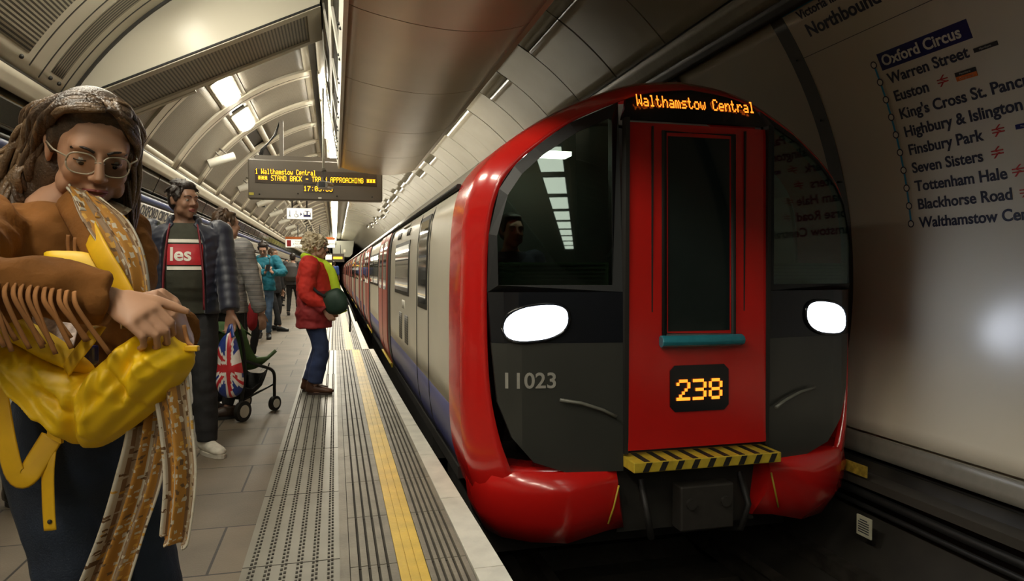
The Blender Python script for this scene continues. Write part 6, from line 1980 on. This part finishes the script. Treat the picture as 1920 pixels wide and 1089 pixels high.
# ---- person with the dark hooded jacket and pack, further on
hb_ = person('person in a dark hooded jacket walking away behind the woman in red', ground(549, 19.5), face_rz(185), 1.74, dict(skin=M_skin3, top=mat('charcoal_jacket', (0.030, 0.028, 0.030), 0.7), topname='jacket', trousers=M_blackcloth, voxel=0.013, topg=0.05, hem=0.86, face=False, rfoot=(0.12, 0.16, 0), lfoot=(-0.1, -0.1, 0), width=1.1, lean=0.06))
hair_cap(hb_, M_hairdark, 1.05, seed=13)
b = MB(); LL = hb_['L']; b.tube([LL(0, -0.18, 1.47), LL(0, -0.26, 1.36), LL(0, -0.27, 1.1), LL(0, -0.18, 0.98)], [(0.12, 0.06), (0.19, 0.1), (0.19, 0.1), (0.14, 0.05)], 16, flat=(0, 1, 0)); remesh(b, 'backpack', mat('grey_pack', (0.06, 0.056, 0.055), 0.7), hb_['root'], 0.016, 3)
# ---- far walker in blue
fw_ = person('far walker in a blue top on the platform edge, beyond the woman in red', ground(626, 37), face_rz(180), 1.78, dict(skin=M_skin2, top=mat('blue_top', (0.03, 0.07, 0.26), 0.7), topname='top', trousers=M_blackcloth, voxel=0.016, face=False, sleeve=0.45, rfoot=(0.1, 0.15, 0)))
hair_cap(fw_, M_hairdark, 1.04, seed=14)
# ---- two more far people
for px, D_, dg, h, c, lb in ((522, 24.5, 40, 1.70, (0.05, 0.012, 0.014), 'far person in a maroon top by the left wall, past the dark hooded jacket'), (538, 29, 20, 1.76, (0.02, 0.02, 0.024), 'farthest standing person in dark clothes by the left wall')):
    f_ = person(lb, ground(px, D_), face_rz(dg), h, dict(skin=M_skin3, top=mat('far_top_%d' % px, c, 0.8), trousers=M_blackcloth, voxel=0.016, topg=0.03))
    hair_cap(f_, M_hairdark, 1.03, seed=int(px))

# ---- woman in red
M_redtop = mat('red_cardigan', (0.50, 0.022, 0.012), 0.8, var=0.12, scale=12, bump=0.15)
M_redlow = mat('dark_red_panel', (0.22, 0.012, 0.014), 0.75, var=0.15, scale=12)
M_lime = mat('lime_scarf', (0.45, 0.62, 0.015), 0.7, var=0.1, scale=15)
wD = 7.05; hnd = at(609, 581, 6.86)
rw_ = person('woman in red with curly blond hair and a lime scarf near the platform edge', ground(588, wD), face_rz(97), 1.60, dict(
    female=True, skin=M_skin3, top=M_redtop, topname='top', trousers=M_jeans3, trname='jeans', voxel=0.0075, topg=0.040, hem=0.74, flare=0.10, width=1.12, belly=0.03, hyaw=math.radians(-4), hpitch=math.radians(2), headfwd=0.02,
    rhand=tuple(hnd) + (1,), rpole=(0.3, -1.0, 0.0), rh=dict(d=-UP * 0.7 + RH * 0.5, n=FH, t=RH), lhand=(-0.27, 0.12, 0.86), legend=0.88, bell=0.024, legg=0.012, rfoot=(0.085, 0.02, 0), lfoot=(-0.10, -0.06, 0), rtoe=0.05, ltoe=0.0, shoe=mat('brown_boot', (0.075, 0.028, 0.012), 0.55, var=0.25), sole=mat('boot_sole', (0.03, 0.015, 0.01), 0.6), boot=0.05, crease=0.012))
tp_ = rw_['top']; tp_.data.materials.append(M_redlow)
for p in tp_.data.polygons:
    if p.center.z < 1.05 and not (abs(p.center.x) > 0.21 and p.center.z > 0.90): p.material_index = 1
hair_cap(rw_, M_hairblond, 1.10, strands=330, curl=0.75, length=0.10, seed=21)
glasses(rw_['root'], rw_['HM'], rw_['hs'], M_black, M_lens, 1.0)
b = MB(); LL = rw_['L']
b.tube(interp([LL(0.06, 0.12, 1.45), LL(0.10, 0.03, 1.49), LL(0.05, -0.08, 1.53), LL(-0.05, -0.08, 1.53), LL(-0.10, 0.03, 1.49), LL(-0.06, 0.12, 1.45), LL(0.03, 0.15, 1.42)], 6), [(0.032, 0.040)] * 37, 12)
b.tube(interp([LL(0.07, 0.12, 1.46), LL(0.08, 0.215, 1.36), LL(0.07, 0.265, 1.15), LL(0.08, 0.30, 0.98), LL(0.09, 0.33, 0.90)], 6), [(0.022, 0.040 + 0.0008 * i) for i in range(25)], 12, flat=(0, 1, 0))
remesh(b, 'scarf', M_lime, rw_['root'], 0.008, 2)
MW_ = Matrix.Translation(rw_['root'].location) @ Matrix.Rotation(rw_['root'].rotation_euler.z, 4, 'Z')
bc = MW_ @ LL(0.14, 0.29, 0.87)
gb = thing('shoulder_bag', 'dark green shoulder bag at the front hip of the woman in red', 'bag', bc)
M_green = mat('dark_green_bag', (0.008, 0.030, 0.018), 0.6, var=0.2, scale=9)
q = 6.85 / FPX
b = MB(); star_bag(b, [((x - 632) * q, -(y - 566) * q) for x, y in [(604, 560), (614, 546), (634, 540), (648, 552), (654, 568), (648, 582), (630, 590), (612, 584)]], (at(632, 566, 6.85) - bc, BU, BV, BN), 0.07, 0.010, 4, 8); b.build('bag_body', M_green, gb)
for pts in (([(648, 560), (653, 580), (657, 600), (656, 622)]), ([(650, 558), (660, 580), (668, 602)])):
    b = MB(); b.tube([at(x, y, 6.83) - bc for x, y in pts], [(0.010, 0.004)] * len(pts), 8, flat=BN); b.build('hanging_strap', M_black, gb)
b = MB(); b.tube(interp([at(571, 503, 6.80) - bc, at(578, 525, 6.78) - bc, at(592, 545, 6.78) - bc, at(610, 556, 6.80) - bc], 5), [(0.014, 0.004)] * 16, 8, flat=BN); b.build('shoulder_strap', M_blackcloth, gb)

# ---- person with long brown hair glimpsed behind the front woman, and one at the left edge
lb_ = person('person with long brown hair glimpsed between the front woman and the navy jacket', ground(254, 5.6), face_rz(30), 1.66, dict(female=True, skin=M_skin3, top=M_blackcloth, trousers=M_blackcloth, voxel=0.012))
hair_cap(lb_, M_hairlight, 1.06, strands=120, length=0.22, curl=0.2, seed=31)
le_ = person('person in dark clothes and black boots standing at the left edge behind the front woman', ground(-8, 3.55), face_rz(70), 1.70, dict(skin=M_skin3, top=M_blackcloth, topname='coat', trousers=mat('dark_wool', (0.02, 0.022, 0.022), 0.8), voxel=0.012, topg=0.03, hem=0.85, shoe=mat('black_leather', (0.010, 0.010, 0.010), 0.22), boot=0.05, rhand=tuple(at(6, 690, 3.3)) + (1,)))
hair_cap(le_, M_hairdark, 1.03, strands=40, seed=32)
wb = thing('carrier_bag', 'pale grey carrier bag at the left edge beside the yellow rucksack', 'bag', at(8, 735, 3.2)); q = 3.2 / FPX
b = MB(); star_bag(b, [((x - 8) * q, -(y - 735) * q) for x, y in [(-16, 692), (30, 694), (42, 730), (40, 768), (-20, 770), (-30, 730)]], (Vector((0, 0, 0)), BU, BV, BN), 0.05, 0.012, 9, 8); b.build('bag_body', mat('grey_bag', (0.40, 0.39, 0.35), 0.4), wb)
b = MB(); b.tube([(-0.03, 0, 0.10), (-0.01, 0, 0.135), (0.02, 0, 0.14), (0.04, 0, 0.10)], 0.005, 6); b.build('handle', M_grey, wb)

# ---- the driver in the cab
dv = person('driver in a dark uniform standing behind the cab windscreen', Vector((1.20, 4.72, -0.09)), PI + 0.15, 1.74, dict(skin=M_skin3, top=mat('uniform', (0.02, 0.025, 0.05), 0.8), topname='jacket', trousers=M_blackcloth, voxel=0.012, rhand=(0.18, 0.33, 1.08), lhand=(-0.18, 0.33, 1.08)))
hair_cap(dv, M_hairdark, 1.03, seed=41)

# ------------------------------------------------------------------ folded-up pushchair with a green seat
M_fr2 = mat('pushchair_frame', (0.012, 0.012, 0.012), 0.4, 0.3)
M_gseat = mat('green_seat', (0.055, 0.12, 0.035), 0.75, var=0.15, scale=12)
pc = ground(441, 5.95)
pt_ = thing('pushchair', 'black framed pushchair with a green seat beside the navy jacketed man', 'pushchair', pc)
fw = (RH * 0.35 + FH * 0.94).normalized(); sd = fw.cross(UP)      # rolls away to image right
G = lambda a, b_, z: fw * a + sd * b_ + UP * z
for s_ in (1, -1):
    b = MB(); b.tube(interp([G(-0.16, s_ * 0.19, 0.07), G(-0.10, s_ * 0.20, 0.40), G(-0.14, s_ * 0.20, 0.70), G(-0.26, s_ * 0.20, 1.0)], 5), 0.013, 10); b.build('rear_upright', M_fr2, pt_)
    b = MB(); b.tube(interp([G(-0.12, s_ * 0.20, 0.50), G(0.06, s_ * 0.20, 0.44), G(0.26, s_ * 0.19, 0.36), G(0.30, s_ * 0.17, 0.20), G(0.31, s_ * 0.16, 0.07)], 5), 0.014, 10); b.build('front_leg', M_fr2, pt_)
    b = MB(); b.tube([G(-0.15, s_ * 0.19, 0.16), G(0.29, s_ * 0.17, 0.24)], 0.010, 8); b.build('side_bar', M_fr2, pt_)
    for a, r_, off in ((-0.16, 0.085, 0.225), (0.31, 0.065, 0.165)):
        b = MB(); c = G(a, s_ * off, r_); b.cyl(c - sd * 0.018, c + sd * 0.018, r_, 24); wv = soft(b.build('wheel', M_rubber, pt_), 0.006)
        b = MB(); b.cyl(c - sd * 0.022, c + sd * 0.022, r_ * 0.62, 18); b.build('hub', M_white, wv)
b = MB(); b.tube(interp([G(-0.26, -0.20, 1.0), G(-0.29, -0.10, 1.03), G(-0.29, 0.10, 1.03), G(-0.26, 0.20, 1.0)], 5), 0.016, 10); b.build('handlebar', M_rubber, pt_)
b = MB()
P = []
for a, z, w_ in ((0.24, 0.46, 0.17), (0.12, 0.41, 0.18), (-0.02, 0.42, 0.18), (-0.09, 0.52, 0.18), (-0.15, 0.66, 0.18), (-0.20, 0.74, 0.17)):
    P.append([G(a + 0.07 * (abs(t) ** 3), t * w_, z + 0.09 * abs(t) ** 3) for t in np.linspace(-1, 1, 15)])
b.grid(P, 0, True); o = b.build('seat', M_gseat, pt_, fix=False); o.modifiers.new('t', 'SOLIDIFY').thickness = 0.03; bake(o)
b = MB(); P = []
for i in range(9):
    a = -0.6 + 1.5 * i / 8
    P.append([G(-0.17 + 0.24 * math.sin(a) * (1 - 0.1 * t * t), t * 0.185, 0.58 + 0.24 * math.cos(a) * (1 - 0.25 * t * t)) for t in np.linspace(-1, 1, 13)])
b.grid(P, 0, True); o = b.build('canopy', M_gseat, pt_, fix=False); o.modifiers.new('t', 'SOLIDIFY').thickness = 0.008; bake(o)
b = MB(); P = []
for a, z, w_ in ((-0.15, 0.30, 0.17), (-0.10, 0.17, 0.16), (0.05, 0.13, 0.15), (0.20, 0.20, 0.15), (0.27, 0.33, 0.15)):
    P.append([G(a, t * w_, z + 0.10 * abs(t) ** 4) for t in np.linspace(-1, 1, 11)])
b.grid(P, 0, True); o = b.build('basket', M_blackcloth, pt_, fix=False); o.modifiers.new('t', 'SOLIDIFY').thickness = 0.01; bake(o)
rb = thing('red_bag', 'red bag hanging behind the pushchair handle, left of the teal hooded man', 'bag', at(474, 592, 6.6)); q = 6.6 / FPX
b = MB(); star_bag(b, [((x - 474) * q, -(y - 592) * q) for x, y in [(468, 568), (478, 570), (483, 590), (481, 612), (472, 620), (465, 612), (464, 590)]], (Vector((0, 0, 0)), BU, BV, BN), 0.05, 0.008, 3, 7); b.build('bag_body', mat('red_bag_cloth', (0.36, 0.012, 0.02), 0.7), rb)
b = MB(); b.tube([(0, 0, 0.115), (-0.02, 0.0, 0.20), (-0.04, 0, 0.26)], 0.007, 6); b.build('handle', M_black, rb)
